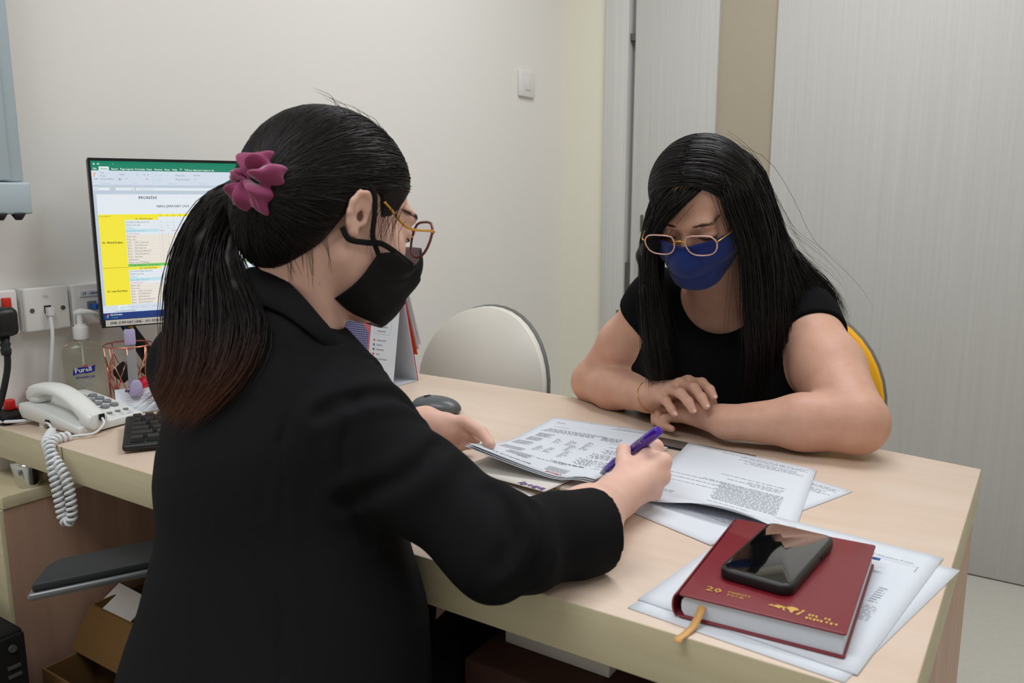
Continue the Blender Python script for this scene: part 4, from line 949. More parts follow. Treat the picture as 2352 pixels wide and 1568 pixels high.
mat('mask_inner', (196, 198, 206), .8); mat('rim_rose', (222, 180, 164), .3, .55); mat('rim_dark', (120, 70, 60), .35, .2); mat('gold', (226, 170, 80), .25, .95)
mat('lens', (245, 240, 248), .02, trans=1, ior=1.03, spec=.4); m = mat('velvet', (150, 66, 104), .62, spec=.25, sheen=.9); m.node_tree.nodes['Principled BSDF'].inputs['Sheen Roughness'].default_value = .35
mat('brow', (52, 38, 34), .7, spec=.1); mat('eye_white', (226, 220, 214), .2); mat('lash', (28, 22, 22), .6)
mat('nail', (232, 186, 176), .25)

# ---------------------------------------------------------------- shared face furniture
def hull(q, k=.05): return smin(head_sdf(q), ell(q, (0, .090, -.044), (.021, .029, .046)), k)
def face_mask(FR, mt, inner, parent, th=76, zt=(-.010, .016), zb=(-.112, .034), off=.0045, pleat=.0016, seed=1, gap=0, dip=0, thb=None):
    NA, NB = 49, 27
    a = np.linspace(-1, 1, NA); b = np.linspace(0, 1, NB); Aa, Bb = np.meshgrid(a, b)
    t = np.radians(Aa * (th + ((thb or th) - th)*Bb)); zt_ = zt[0] - zt[1] * np.abs(Aa)**2 - dip*np.exp(-((np.abs(Aa) - .52)/.22)**2); zb_ = zb[0] + zb[1] * np.abs(Aa)**1.8
    z = zt_ + (zb_ - zt_) * Bb
    o = np.stack([np.sin(t) * .2, .012 + np.cos(t) * .2, z], -1).reshape(-1, 3); dr = np.stack([-np.sin(t), -np.cos(t), 0 * z], -1).reshape(-1, 3)
    p = trace(lambda q: hull(q) - off, o, dr, tmax=.19)
    saw = ((Bb * 3.2) % 1.0); ed = np.minimum(1, (1 - np.abs(Aa)) * 4) * np.minimum(1, np.minimum(Bb, 1 - Bb) * 8)
    ds = pleat * (1 - saw) * ed + .0006 * np.sin(Aa * 9 + Bb * 5 + seed) * ed
    ds = ds + gap * np.exp(-((np.abs(Aa) - .42) / .18)**2) * np.maximum(0, 1 - Bb * 4)
    p = p - dr * ds.reshape(-1, 1)
    vs = FR.w(p); fs = [(j*NA+i, j*NA+i+1, (j+1)*NA+i+1, (j+1)*NA+i) for j in range(NB-1) for i in range(NA-1)]
    me = MB().add([tuple(q) for q in vs], fs); o_ = me.build('face_mask', mt, parent, smooth=True, solid=.0014)
    if inner:
        o_.data.materials.append(MATS[inner]); o_.modifiers['solid'].material_offset = 1; o_.modifiers['solid'].offset = -1
        if o_.data.polygons[NA//2 + 5*(NA-1)].normal.dot(V(FR.d((0, 1, 0)))) < 0: o_.data.flip_normals()
    P4 = p.reshape(NB, NA, 3); return o_, P4
def loops(FR, P4, mk, mt, sides=(-1, 1), cross=False, r=.0016, flat=.45):
    for s in sides:
        i = 0 if s < 0 else -1
        tp, bt_ = P4[1, i], P4[-2, i]
        if cross: segs = [[P4[0, 24 + s*13], (s*.0735, .040, -.026), (s*.0765, .015, -.032), (s*.0795, -.008, -.036), (s*.078, -.020, -.026)], [P4[0, i], (s*.0775, .020, -.022), (s*.0795, .012, .004), (s*.081, .003, .024), (s*.079, -.012, .033)]]
        else: segs = [[tp, (s*.074, .02, .006), (s*.080, .002, .022), (s*.080, -.014, .034)], [bt_, (s*.073, .015, -.045), (s*.078, -.008, -.032)]]
        for g in segs: MB().tube([V(FR.w(q)) for q in spline(g, 8)], r, 8, flat=flat, up=tuple(FR.d((s, 0, 0)))).build('ear_loop', mt, mk, smooth=True)
def glasses(FR, parent, rim, poly, y0=.114, z0=-.012, cx=.0335, r=.0015, temple='gold', tshort=False):
    px = sorted([p[0] for p in poly])[-1]
    sm = spline([(p[0], p[1], 0) for p in poly], 2, True)
    first = None
    for s in (-1, 1):
        L_ = []
        for q in sm:
            x = s * (cx + q[0]); z = z0 + q[1]; L_.append(V(FR.w((x, y0 - .9*x*x - .06*q[1], z))))
        rm = MB().tube(L_, r, 8, True).build('rim', rim, first or parent, smooth=True) if first else MB().tube(L_, r, 8, True).build('glasses', rim, parent, smooth=True)
        first = first or rm
        MB().add(L_, [tuple(range(len(L_)))]).build('lens', 'lens', first, solid=.0012)
        hx = s*(cx + px)
        tmp = [(hx - s*.001, y0 - .9*hx*hx + .0005, z0 + .006), (hx + s*.005, y0 - .9*hx*hx - .004, z0 + .008), (s*.0745, .062, .004), (s*.0795, .012, .012), (s*.0805, -.008, .016), (s*.080, -.028, -.004)]
        if tshort: tmp = tmp[:3] + [(s*.0775, .030, .016), (s*.0785, .020, .020)]
        MB().tube([V(FR.w(q)) for q in spline(tmp, 6)], .0011 if not tshort else .0015, 8).build('temple', temple, first, smooth=True)
    br = [(-cx + .0245, y0 + .0005, z0 + .005), (-.004, y0 + .002, z0 + .009), (.004, y0 + .002, z0 + .009), (cx - .0245, y0 + .0005, z0 + .005)]
    MB().tube([V(FR.w(q)) for q in spline(br, 5)], .0012, 8).build('bridge', temple, first, smooth=True)
    for s in (-1, 1): MB().tube([V(FR.w(q)) for q in spline([(s*.0115, y0-.0005, z0+.0), (s*.010, y0-.006, z0-.002), (s*.0095, y0-.008, z0-.008)], 4)], .0012, 6).build('nose_pad', temple, first, smooth=True)
    return first
def eyes_brows(FR, parent):
    for s in (-1, 1):
        x = np.linspace(.013, .050, 26); zc = .0245 + .003*np.sin((x-.013)/.037*2.6) - .008*np.maximum(0, (x-.038)/.012)**1.5*.5
        pa = []
        for k in range(60):
            i = np.random.randint(0, 22); z = zc[i] + np.random.randn()*.0014
            seg = np.stack([s*(x[i] + np.linspace(0, .008, 5)), np.full(5, .2), z + np.linspace(-.0012, .0012, 5)], 1)
            q = trace(head_sdf, seg, np.tile([0, -1, 0], (5, 1)), tmax=.19); q[:, 1] += .0006; pa.append(FR.w(q))
        v, f = strands(pa, .00028, .00012); b = MB(); b.v = [tuple(p) for p in v]; b.f = [tuple(int(i) for i in q) for q in f]
        tag(b.build('eyebrow', 'brow', parent, smooth=True), kind='stuff')
        x = np.linspace(.0185, .0465, 12); z = -.0052 - .0012*np.sin((x-.0185)/.028*math.pi) + .0015*(x-.0185)/.028
        seg = np.stack([s*x, np.full(12, .2), z], 1); q = trace(head_sdf, seg, np.tile([0, -1, 0], (12, 1)), tmax=.19); q[:, 1] += .0004
        MB().tube([V(FR.w(t)) for t in q], [.0004] + [.0009]*10 + [.0005], 6).build('eyelashes', 'lash', parent, smooth=True)
def strand_obj(name, paths, mt, parent, r0, r1):
    v, f = strands(paths, r0, r1)
    me = bpy.data.meshes.new(name); me.vertices.add(len(v)); me.vertices.foreach_set('co', v.astype(F32).ravel())
    me.loops.add(len(f)*4); me.loops.foreach_set('vertex_index', f.astype(np.int32).ravel())
    me.polygons.add(len(f)); me.polygons.foreach_set('loop_start', np.arange(0, len(f)*4, 4, dtype=np.int32)); me.update(calc_edges=True)
    o = link(name, me, mt, parent, smooth=True); o['kind'] = 'stuff'; return o

# ---------------------------------------------------------------- the woman in the black top (far side of the desk)
wb = thing('person', 'woman in black cap-sleeve top and blue mask leaning with folded hands on the desk', 'person', (-.48, 1.62, 0))
HF = np.array((.05, -.82, -.57)); HF /= np.linalg.norm(HF)
HW = Frame3(np.array((-0.4974, 1.2572, 1.0841)) - HF*.088, HF, 0, .885, 1.12)
NK = A_(*(-0.5000, 1.4772, 0.9517)); CH = A_(*(-0.5173, 1.5121, 0.8243)); WA = A_(-.475, 1.61, .70); HP = A_(-.47, 1.645, .56)
SRJ, SLJ = A_(*(-0.6133, 1.4151, 0.9543)), A_(*(-0.3726, 1.5314, 0.9254))
ERJ, ELJ = A_(*(-0.7564, 1.4435, 0.7851)), A_(*(-0.2359, 1.3293, 0.8060))
WRJ, WLJ = A_(*(-0.5871, 1.3306, 0.7970)), A_(*(-0.4236, 1.2772, 0.7900))
SIDE = SLJ - SRJ
def torso_w(p, g=0.0):
    d = ecap(p, NK + A_(0, .02, -.075), CH, SIDE, .135, .085, .165, .105)
    d = smin(d, ecap(p, CH, WA, SIDE, .165, .11, .150, .105), .05)
    d = smin(d, ecap(p, WA, HP, SIDE, .150, .105, .185, .13), .06)
    d = smin(d, cap(p, SRJ, NK + A_(0, .02, -.03), .050, .050), .05)
    d = smin(d, cap(p, SLJ, NK + A_(0, .02, -.03), .052, .050), .05)
    ax = SIDE / np.linalg.norm(SIDE); fw = np.cross(ax, A_(0, 0, 1)); fw = fw if fw[1] < 0 else -fw
    for s in (-.075, .075): d = smin(d, ell(p, CH + ax*s + fw*.075 + A_(0, 0, -.01), (.078, .07, .078)), .06)
    return d - g
nr0, nl0 = (ERJ - SRJ) / np.linalg.norm(ERJ - SRJ), (ELJ - SLJ) / np.linalg.norm(ELJ - SLJ)
def neck_w(p): return cap(p, HW.w((0, -.035, -.06)), NK + A_(0, .015, -.03), .052, .058)
def arm_r(p):
    d = cap(p, SRJ, SRJ + (ERJ-SRJ)*.5, .048, .047); d = smin(d, cap(p, SRJ + (ERJ-SRJ)*.5, ERJ, .047, .041), .02)
    d2 = cap(p, ERJ, ERJ + (WRJ-ERJ)*.4, .043, .041); d2 = smin(d2, cap(p, ERJ + (WRJ-ERJ)*.4, WRJ, .040, .0255), .02)
    return smin(d, d2, .012)
def arm_l(p):
    d = cap(p, SLJ, SLJ + (ELJ-SLJ)*.5, .055, .058); d = smin(d, cap(p, SLJ + (ELJ-SLJ)*.5, ELJ, .058, .048), .02)
    d2 = cap(p, ELJ, ELJ + (WLJ-ELJ)*.4, .049, .043); d2 = smin(d2, cap(p, ELJ + (WLJ-ELJ)*.4, WLJ, .042, .0265), .02)
    return smin(d, d2, .012)
# her right hand lies over the left one
RH = dict(
 little=[(-0.5449, 1.2880, 0.8130), (-0.5220, 1.2620, 0.8139), (-0.5089, 1.2500, 0.8064), (-0.5005, 1.2450, 0.7990)],
 ring=[(-0.5304, 1.2920, 0.8264), (-0.4964, 1.2580, 0.8324), (-0.4773, 1.2450, 0.8229), (-0.4674, 1.2400, 0.8116)],
 middle=[(-0.5167, 1.3060, 0.8354), (-0.4799, 1.2750, 0.8400), (-0.4603, 1.2580, 0.8299), (-0.4488, 1.2500, 0.8193)],
 index=[(-0.5105, 1.3260, 0.8370), (-0.4767, 1.3020, 0.8442), (-0.4565, 1.2850, 0.8382), (-0.4469, 1.2780, 0.8291)],
 thumb=[(-0.5453, 1.3450, 0.8069), (-0.5052, 1.3350, 0.8142), (-0.4783, 1.3220, 0.8136), (-0.4592, 1.3100, 0.8111)])
LH = dict(
 little=[(-0.5189, 1.3050, 0.7791), (-0.5390, 1.2980, 0.7738), (-0.5332, 1.2850, 0.7637), (-0.5135, 1.2680, 0.7662)],
 ring=[(-0.5314, 1.3250, 0.7869), (-0.5567, 1.3180, 0.7777), (-0.5526, 1.3000, 0.7666), (-0.5379, 1.2850, 0.7622)],
 middle=[(-0.5390, 1.3450, 0.7910), (-0.5647, 1.3380, 0.7841), (-0.5672, 1.3220, 0.7681), (-0.5643, 1.3120, 0.7604)],
 index=[(-0.5394, 1.3620, 0.7938), (-0.5617, 1.3560, 0.7888), (-0.5708, 1.3450, 0.7753), (-0.5703, 1.3350, 0.7655)],
 thumb=[(-0.4822, 1.3400, 0.7853), (-0.5218, 1.3600, 0.7839), (-0.5435, 1.3650, 0.7830), (-0.5547, 1.3600, 0.7792)])
def hand(p, H, wr, r0=.0088, r1=.0068, wr_r=.024, bk=None):
    d = None
    for k, g in H.items():
        s = 1.12 if k == 'thumb' else .88 if k == 'little' else 1
        e = finger(p, g, r0*s, r1*s); d = e if d is None else smin(d, e, .0035)
    for k, g in H.items():
        if k == 'thumb': e = cap(p, np.asarray(wr)*.65 + np.asarray(g[0])*.35, g[0], .017, .012)
        else: e = cap(p, np.asarray(wr)*.85 + np.asarray(g[0])*.15, g[0], .0155, .0112 if k != 'little' else .010)
        d = smin(d, e, .010)
    ctr = (np.asarray(H['middle'][0]) + np.asarray(H['ring'][0]))/2
    d = smin(d, cap(p, np.asarray(wr), np.asarray(wr)*.45 + ctr*.55, wr_r, .018), .014)
    return d
def near(p, c, r, fn):
    c = np.asarray(c, F32); dd = np.linalg.norm(p - c, axis=1); out = (dd - r + .03).astype(F32); m = dd < r
    if m.any(): out[m] = np.minimum(fn(p[m]), out[m] + .2)
    return out
def skin_w(p):
    d = torso_w(p, -.006); d = smin(d, neck_w(p), .03)
    d = smin(d, near(p, HW.c, .21, lambda x: smin(head_sdf(HW.loc(x)), ear_sdf(HW.loc(x)*A_(1.16, 1, 1)), .004)), .012)
    d = smin(d, arm_r(p), .03); d = smin(d, arm_l(p), .03)
    c = (np.asarray(RH['ring'][1]) + WRJ)/2
    d = smin(d, near(p, c, .15, lambda x: hand(x, RH, WRJ)), .010)
    c2 = (np.asarray(LH['ring'][1]) + WLJ)/2
    e = near(p, c2, .16, lambda x: hand(x, LH, WLJ, wr_r=.0255)); d = np.minimum(d, smin(e, arm_l(p), .012))
    return d
body_w = smesh('body', surf(skin_w, (-.87, 1.17, .50), (-.12, 1.93, 1.26), .0026), 'skin', wb)
def top_w(p):
    d = torso_w(p, .004)
    for J, n, r in ((SRJ, nr0, .053), (SLJ, nl0, .062)):
        s = cap(p, J - n*.02, J + n*.16, r + .002, r); s = smax(s, plane(p, J + n*(.036 if r < .06 else .050), n), .004); d = smin(d, s, .025)
    ctr = NK + A_(.006, -.05, .038)
    d = smax(d, -ell(p, ctr, (.070, .085, .080)), .006)
    fold = .0022*np.sin(p[:, 0]*70 + p[:, 2]*40 + noise3(p, 18, 3)*3)*np.clip((.93 - p[:, 2])*6, 0, 1)
    d = d + fold
    d = np.maximum(d, .50 - p[:, 2])
    return d
smesh('black_top', surf(top_w, (-.80, 1.26, .48), (-.18, 1.95, 1.06), .004), 'cloth_black', wb)
def legs_w(p):
    d = ell(p, HP + A_(0, .0, -.02), (.185, .15, .10))
    for s in (-1, 1):
        k = A_(-.47 + s*.10, 1.30 , .54); d = smin(d, cap(p, A_(-.47 + s*.09, 1.62, .565), k, .085, .062), .04)
        d = smin(d, cap(p, k, A_(-.47 + s*.10, 1.42, .10), .058, .045), .03); d = smin(d, cap(p, A_(-.47 + s*.10, 1.43, .05), A_(-.47 + s*.11, 1.34, .035), .045, .035), .02)
    return d
smesh('trousers', surf(legs_w, (-.72, 1.2, -.02), (-.22, 1.85, .70), .008), 'trouser_dark', wb)
eyes_brows(HW, wb)
mk, P4 = face_mask(HW, 'mask_blue', None, wb, th=58, thb=60, zt=(.001, .012), zb=(-.113, .024), off=.005)
loops(HW, P4, mk, 'mask_blue')
glasses(HW, wb, 'rim_rose', [(-.0245, .003), (-.0205, .0165), (-.003, .0185), (.0175, .0165), (.0255, .003), (.0215, -.014), (.010, -.0215), (-.010, -.0215), (-.0205, -.013)], y0=.127, z0=.010, r=.0013)
# nails
def nails(H, mt, parent, up, names=('little', 'ring', 'middle', 'index')):
    for k in names:
        g = [np.asarray(x, float) for x in H[k]]; t = g[-1] - g[-2]; t /= np.linalg.norm(t); n = np.asarray(up, float); n = n - t*(n @ t); n /= np.linalg.norm(n); s = np.cross(t, n)
        c = g[-1] + t*.0015 + n*.0060; pts = []
        for a in range(10):
            th_ = 2*math.pi*a/10; pts.append(V(c + t*(.0050*math.cos(th_)) + s*(.0038*math.sin(th_)) - n*(.0012*abs(math.sin(th_)) + .0012*max(0, math.cos(th_)))))
        MB().add(pts + [V(c + n*.0005)], [(i, (i+1) % 10, 10) for i in range(10)]).build('fingernail', mt, parent, smooth=True)
nails(RH, 'nail', body_w, (.35, -.45, .8))
# bracelet
wd = np.asarray(RH['middle'][0]) - WRJ; wd = wd/np.linalg.norm(wd); s_ = np.cross(wd, [0, 0, 1.]); s_ /= np.linalg.norm(s_); u_ = np.cross(s_, wd)
rg = [V(WRJ + wd*.006 + s_*(.0290*math.cos(a)) + u_*(.0280*math.sin(a))) for a in [2*math.pi*k/40 for k in range(40)]]
brc = MB().tube(rg, .0007, 6, True).build('bracelet', 'gold', wb, smooth=True); brc['label'] = 'thin gold chain bracelet on her wrist'
for k in range(0, 40, 5): MB().lathe([(0, -.0013), (.0013, 0), (0, .0013)], rg[k], 8).build('bead', 'gold', brc, smooth=True)
# hair
GL = [[(-0.4844, 1.3524, 1.2246), (-0.4676, 1.2932, 1.1910), (-0.4728, 1.2450, 1.1627), (-0.4992, 1.2247, 1.1319), (-0.5366, 1.2477, 1.1036), (-0.5541, 1.2610, 1.0653), (-0.5549, 1.2628, 1.0184), (-0.5466, 1.2659, 0.9605), (-0.5367, 1.2840, 0.8997), (-0.5353, 1.3189, 0.8290)],
      [(-0.4947, 1.3756, 1.2346), (-0.4792, 1.3266, 1.2129), (-0.5020, 1.2698, 1.1876), (-0.5307, 1.2442, 1.1500), (-0.5560, 1.2578, 1.0973), (-0.5603, 1.2577, 1.0402), (-0.5507, 1.2424, 0.9773), (-0.5539, 1.2727, 0.8997), (-0.5570, 1.3037, 0.8253)],
      [(-0.4934, 1.3599, 1.2309), (-0.5300, 1.3010, 1.2041), (-0.5549, 1.2703, 1.1535), (-0.5719, 1.2713, 1.0893), (-0.5713, 1.2669, 1.0318), (-0.5618, 1.2573, 0.9676), (-0.5641, 1.2777, 0.8979), (-0.5738, 1.3046, 0.8245)],
      [(-0.5040, 1.3947, 1.2387), (-0.5521, 1.3642, 1.2155), (-0.5822, 1.3298, 1.1463), (-0.5923, 1.3183, 1.0647), (-0.5859, 1.3115, 0.9826), (-0.5797, 1.3263, 0.8888), (-0.5830, 1.3450, 0.8139)]]
GI = [(-0.5556, 1.3701, 1.1388), (-0.5639, 1.3448, 1.1018), (-0.5625, 1.3199, 1.0656), (-0.5594, 1.3083, 1.0294), (-0.5567, 1.3129, 0.9844), (-0.5552, 1.3283, 0.9372), (-0.5521, 1.3445, 0.8889), (-0.5509, 1.3609, 0.8469), (-0.5494, 1.3680, 0.8178)]
GR = [[(-0.4788, 1.3533, 1.2231), (-0.4589, 1.2933, 1.1875), (-0.4392, 1.2615, 1.1533), (-0.4256, 1.2718, 1.1132), (-0.4209, 1.3029, 1.0781), (-0.4176, 1.3211, 1.0211), (-0.4146, 1.3322, 0.9485), (-0.4138, 1.3547, 0.8789), (-0.4276, 1.3720, 0.8017)],
      [(-0.4884, 1.3795, 1.2331), (-0.4684, 1.3278, 1.2079), (-0.4312, 1.3142, 1.1705), (-0.4098, 1.3246, 1.1122), (-0.4057, 1.3497, 1.0623), (-0.4012, 1.3589, 1.0045), (-0.4008, 1.3694, 0.9375), (-0.4044, 1.3888, 0.8667), (-0.4183, 1.4015, 0.7968)],
      [(-0.4785, 1.3604, 1.2269), (-0.4289, 1.3666, 1.1874), (-0.4066, 1.3881, 1.1322), (-0.3967, 1.4128, 1.0739), (-0.3889, 1.4162, 1.0075), (-0.3865, 1.4159, 0.9403), (-0.3901, 1.4248, 0.8776), (-0.4026, 1.4375, 0.8033)],
      [(-0.4935, 1.3955, 1.2384), (-0.4406, 1.4163, 1.2003), (-0.4166, 1.4424, 1.1330), (-0.4021, 1.4695, 1.0711), (-0.3842, 1.5070, 1.0196), (-0.3611, 1.5178, 0.9691), (-0.3475, 1.5080, 0.9084), (-0.3488, 1.4959, 0.8547)],
      [(-0.5039, 1.4137, 1.2419), (-0.4532, 1.4460, 1.2073), (-0.4222, 1.4694, 1.1342), (-0.4029, 1.4984, 1.0667), (-0.3752, 1.5497, 1.0209), (-0.3497, 1.5955, 0.9848), (-0.3303, 1.6248, 0.9478), (-0.3178, 1.6356, 0.9018)],
      [(-0.5171, 1.4418, 1.2438), (-0.4674, 1.4791, 1.2072), (-0.4369, 1.5076, 1.1307), (-0.4189, 1.5411, 1.0594), (-0.3910, 1.5975, 1.0085), (-0.3659, 1.6396, 0.9563), (-0.3587, 1.6796, 0.8922)]]
def cran_hair(q):
    d = smin(ell(q, (0, -.016, .040), (.0815, .101, .0875)), ell(q, (0, -.045, -.02), (.074, .065, .085)), .05)
    return d
def hairbase_w(p):
    q = HW.loc(p); d = cran_hair(q)
    yl = np.interp(np.abs(q[:, 0]), [0, .02, .045, .065, .08], [.066, .062, .040, .012, .005]).astype(F32)
    zl = np.interp(q[:, 1], [-.08, -.02, .01, .03, .06, .08], [-.12, -.05, .022, .058, .092, .120]).astype(F32) - F32(.7)*np.maximum(0, np.abs(q[:, 0] + .006) - .012)*(q[:, 1] > .03)
    d = smax(d, (zl - q[:, 2])*.75, .008)
    cur = lambda g, i0, r: chain(p, [np.asarray(x) for x in g[i0:-1]], list(np.r_[.004, np.linspace(r, .003, len(g[i0:-1]) - 1)]), .01)
    for a, b_, r in ((GL[1], GL[2], .009), (GL[2], GL[3], .013), (GL[3], GI, .017)):
        g = [np.asarray(x)*.5 + np.asarray(y)*.5 for x, y in zip(resample(a, 9), resample(b_, 9))]; d = smin(d, cur(g, 3, r), .02)
    for a, b_, r in ((GR[3], GR[4], .012), (GR[4], GR[5], .015)):
        g = [np.asarray(x)*.5 + np.asarray(y)*.5 for x, y in zip(resample(a, 9), resample(b_, 9))]; d = smin(d, cur(g, 3, r), .025)
    return d + .0012*noise3(p, 160, 5)
hb = smesh('hair', surf(hairbase_w, (-.74, 1.17, .78), (-.26, 1.72, 1.28), .004), 'hair_black', wb)
def on_base(dirs, f, c0, off, hmin=0):
    # project directions from a centre inside the skull onto the hair surface
    sh = dirs.shape; d = dirs.reshape(-1, 3); d = d/np.linalg.norm(d, axis=1, keepdims=True)
    p = trace(f, np.asarray(c0) + d*.2, -d, tmax=.19, step=.8); return (p + d*np.asarray(off).reshape(-1, 1)).reshape(sh)
rs_ = np.random.RandomState(9)
n_ = 1900; C0 = np.array([0, -.02, .03]); t = np.linspace(0, 1, 16)
sg_ = rs_.choice([-1, 1], n_); al = rs_.uniform(-1.25, .95, n_); ae = al - rs_.uniform(.0, .55, n_) - .1
th0 = np.radians(rs_.uniform(-2, 7, n_)); th1 = np.radians(rs_.uniform(88, 118, n_))
th = th0[:, None] + (th1 - th0)[:, None]*t; el = al[:, None] + (ae - al)[:, None]*t**1.5
D_ = np.stack([sg_[:, None]*np.sin(th)*np.cos(el) + .03, np.sin(el)*1.0, np.cos(th)*np.cos(el)], 2)
cr = on_base(D_, cran_hair, C0, (rs_.uniform(-.0006, .0022, n_)[:, None]*np.ones(16)).ravel())
cr = list(HW.w(cr.reshape(-1, 3)).reshape(n_, 16, 3))
pa = cr + fan(GL, 1500, 16, .0045, 1) + fan([GL[3], GI], 500, 16, .005, 3) + fan(GR, 2600, 16, .0055, 2)
strand_obj('hair_strands', pa, 'hair_black', hb, np.random.uniform(.0007, .0016, len(pa)), .0003)
pa = fan(GL, 160, 16, .0065, 11) + fan(GR, 260, 16, .007, 12)
strand_obj('hair_sheen', pa, 'hair_sheen', hb, np.random.uniform(.0004, .0008, len(pa)), .0002)
pa = fan(GL[:2], 26, 16, .012, 21, flare=1.6) + fan(GR[:1] + GR[:1], 22, 16, .013, 22, flare=1.4) + fan(GR[4:], 40, 16, .016, 23, flare=1.6)
strand_obj('stray_hairs', pa, 'hair_black', hb, .0004, .00015)

# ---------------------------------------------------------------- the woman in the black jacket (near side)
wj = thing('person', 'woman in black jacket and black mask with a ponytail, writing with her back to us', 'person', (-.68, .50, 0))
HJ = Frame3((-0.6856, 0.6757, 1.1357), (.315, .872, -.375), 0, .925, 1.0)
UJ = A_(*(-0.7504, 0.6258, 0.8979)); MJ = A_(*(-0.7312, 0.6159, 0.8482)); LJ = A_(*(-0.6894, 0.5701, 0.6426)); HPJ = A_(-.655, .50, .55)
JR, JL = A_(*(-0.6023, 0.6108, 0.9114)), A_(*(-0.8828, 0.6266, 0.9417))
ER, WR = A_(*(-0.4411, 0.6400, 0.8041)), A_(*(-0.4277, 0.8830, 0.7850))
CF = A_(*(-0.3931, 0.7646, 0.7900)); F1 = A_(*(-0.4169, 0.7908, 0.7900))
EL, WL = A_(-.965, .72, .80), A_(*(-0.8017, 0.9658, 0.8020))
SJ = JR - JL
def torso_j(p):
    d = ecap(p, UJ, MJ, SJ, .150, .095, .155, .110)
    d = smin(d, ecap(p, MJ, LJ, SJ, .155, .112, .172, .128), .05)
    d = smin(d, ecap(p, LJ, HPJ, SJ, .172, .128, .190, .140), .06)
    nb = A_(*(-0.7434, 0.6408, 0.9769))
    d = smin(d, cap(p, JR, nb, .046, .048), .06); d = smin(d, cap(p, JL, nb, .052, .050), .06)
    return d
COLB = [A_(*q) for q in ((-0.7958, 0.6203, 1.0153), (-0.7590, 0.6097, 1.0229), (-0.7195, 0.5995, 1.0237), (-0.6882, 0.5980, 1.0168), (-0.6642, 0.5995, 1.0064), (-0.6494, 0.6042, 0.9939), (-0.6421, 0.6134, 0.9800))]
CREASE = [   # pulled folds and seams of the jacket, as lines on the cloth
 ([(-.5926, .5534, .9399), (-.5774, .5715, .9506), (-.5631, .6003, .9538), (-.5556, .628, .9465), (-.548, .652, .931)], .0065, .0075),
 ([(-.4993, .6234, .9056), (-.4963, .5935, .8948), (-.5095, .5762, .8818), (-.5358, .5672, .8668), (-.571, .5604, .8517)], .0060, .0085),
 ([(-.4031, .649, .8508), (-.3881, .6432, .8352), (-.3831, .633, .8157), (-.3903, .6211, .7963), (-.4001, .602, .7882)], .0055, .0085),
 ([(-.4414, .6333, .8648), (-.4169, .6235, .8509), (-.4041, .6118, .8316), (-.4053, .5952, .8114)], .0045, .0085),
 ([(-.6587, .5737, .9957), (-.6308, .5425, .9367), (-.6171, .5227, .854), (-.5934, .4961, .7565), (-.5737, .4759, .7091), (-.56, .46, .60)], .0022, .0045),
 ([(-.6185, .6676, .9657), (-.5682, .5772, .9471), (-.5665, .5553, .9037), (-.5684, .5635, .8467), (-.5573, .5813, .8012)], .0030, .0050)]
def jacket(p):
    d = torso_j(p)
    a = cap(p, JR, JR*.5 + ER*.5, .056, .049); a = smin(a, cap(p, JR*.5 + ER*.5, ER, .049, .047), .02)
    b_ = cap(p, ER, CF + (CF-ER)*.12, .050, .0465); n = (CF - ER)/np.linalg.norm(CF - ER)
    b_ = smax(b_, plane(p, CF, n), .004)
    hol = cap(p, ER*.25 + CF*.75, CF + n*.06, .030, .042); b_ = smax(b_, -hol, .004)
    ar = smin(a, b_, .03)
    # pulled folds round the elbow and the hanging underside
    along = (p - ER) @ n; per = np.linalg.norm(p - ER - along[:, None]*n, axis=1)
    ar = ar - .0035*np.sin(along*95 + p[:, 2]*30)*np.exp(-((along-.02)/.07)**2) - .003*noise3(p, 38, 4)
    d = smin(d, ar, .028)
    al = cap(p, JL, EL, .058, .052); nl = (WL - EL)/np.linalg.norm(WL - EL); cl_ = cap(p, EL, WL - nl*.035, .052, .043)
    cl_ = smax(cl_, plane(p, WL - nl*.055, nl), .004); d = smin(d, smin(al, cl_, .03), .03)
    # armhole seam and cloth folds
    ax = SJ/np.linalg.norm(SJ); sd = (p - JR) @ ax
    d = d + .0022*np.exp(-((sd + .022)/.004)**2)*(np.linalg.norm(p - JR, axis=1) < .13)
    d = d - .004*noise3(p, 20, 8) - .0026*noise3(p, 46, 9)
    back = .0022*np.sin((p @ A_(.3, .2, 1.0))*55 + noise3(p, 12, 2)*2.5)*np.clip((.86 - p[:, 2])*5, 0, 1); d = d - back
    d = smax(d, -cap(p, A_(*(-0.7266, 0.6492, 0.9928)), HJ.w((0, -.02, -.10)), .050, .060), .006)
    m = np.abs(d) < .03
    if m.any():
        x = p[m]; e = d[m]
        for pts, am, wd_ in CREASE:
            t = chain(x, pts, [0]*len(pts)); e = e + am*(np.exp(-(t/wd_)**2) - .55*np.exp(-((t - 2.1*wd_)/(1.3*wd_))**2))
        d[m] = e
    d = smin(d, chain(p, COLB, [.013]*len(COLB), .0), .035)
    d = np.maximum(d, .44 - p[:, 2])
    return d
jk = smesh('jacket', surf(jacket, (-1.12, .30, .42), (-.28, 1.08, 1.08), .0042), 'jacket_black', wj)
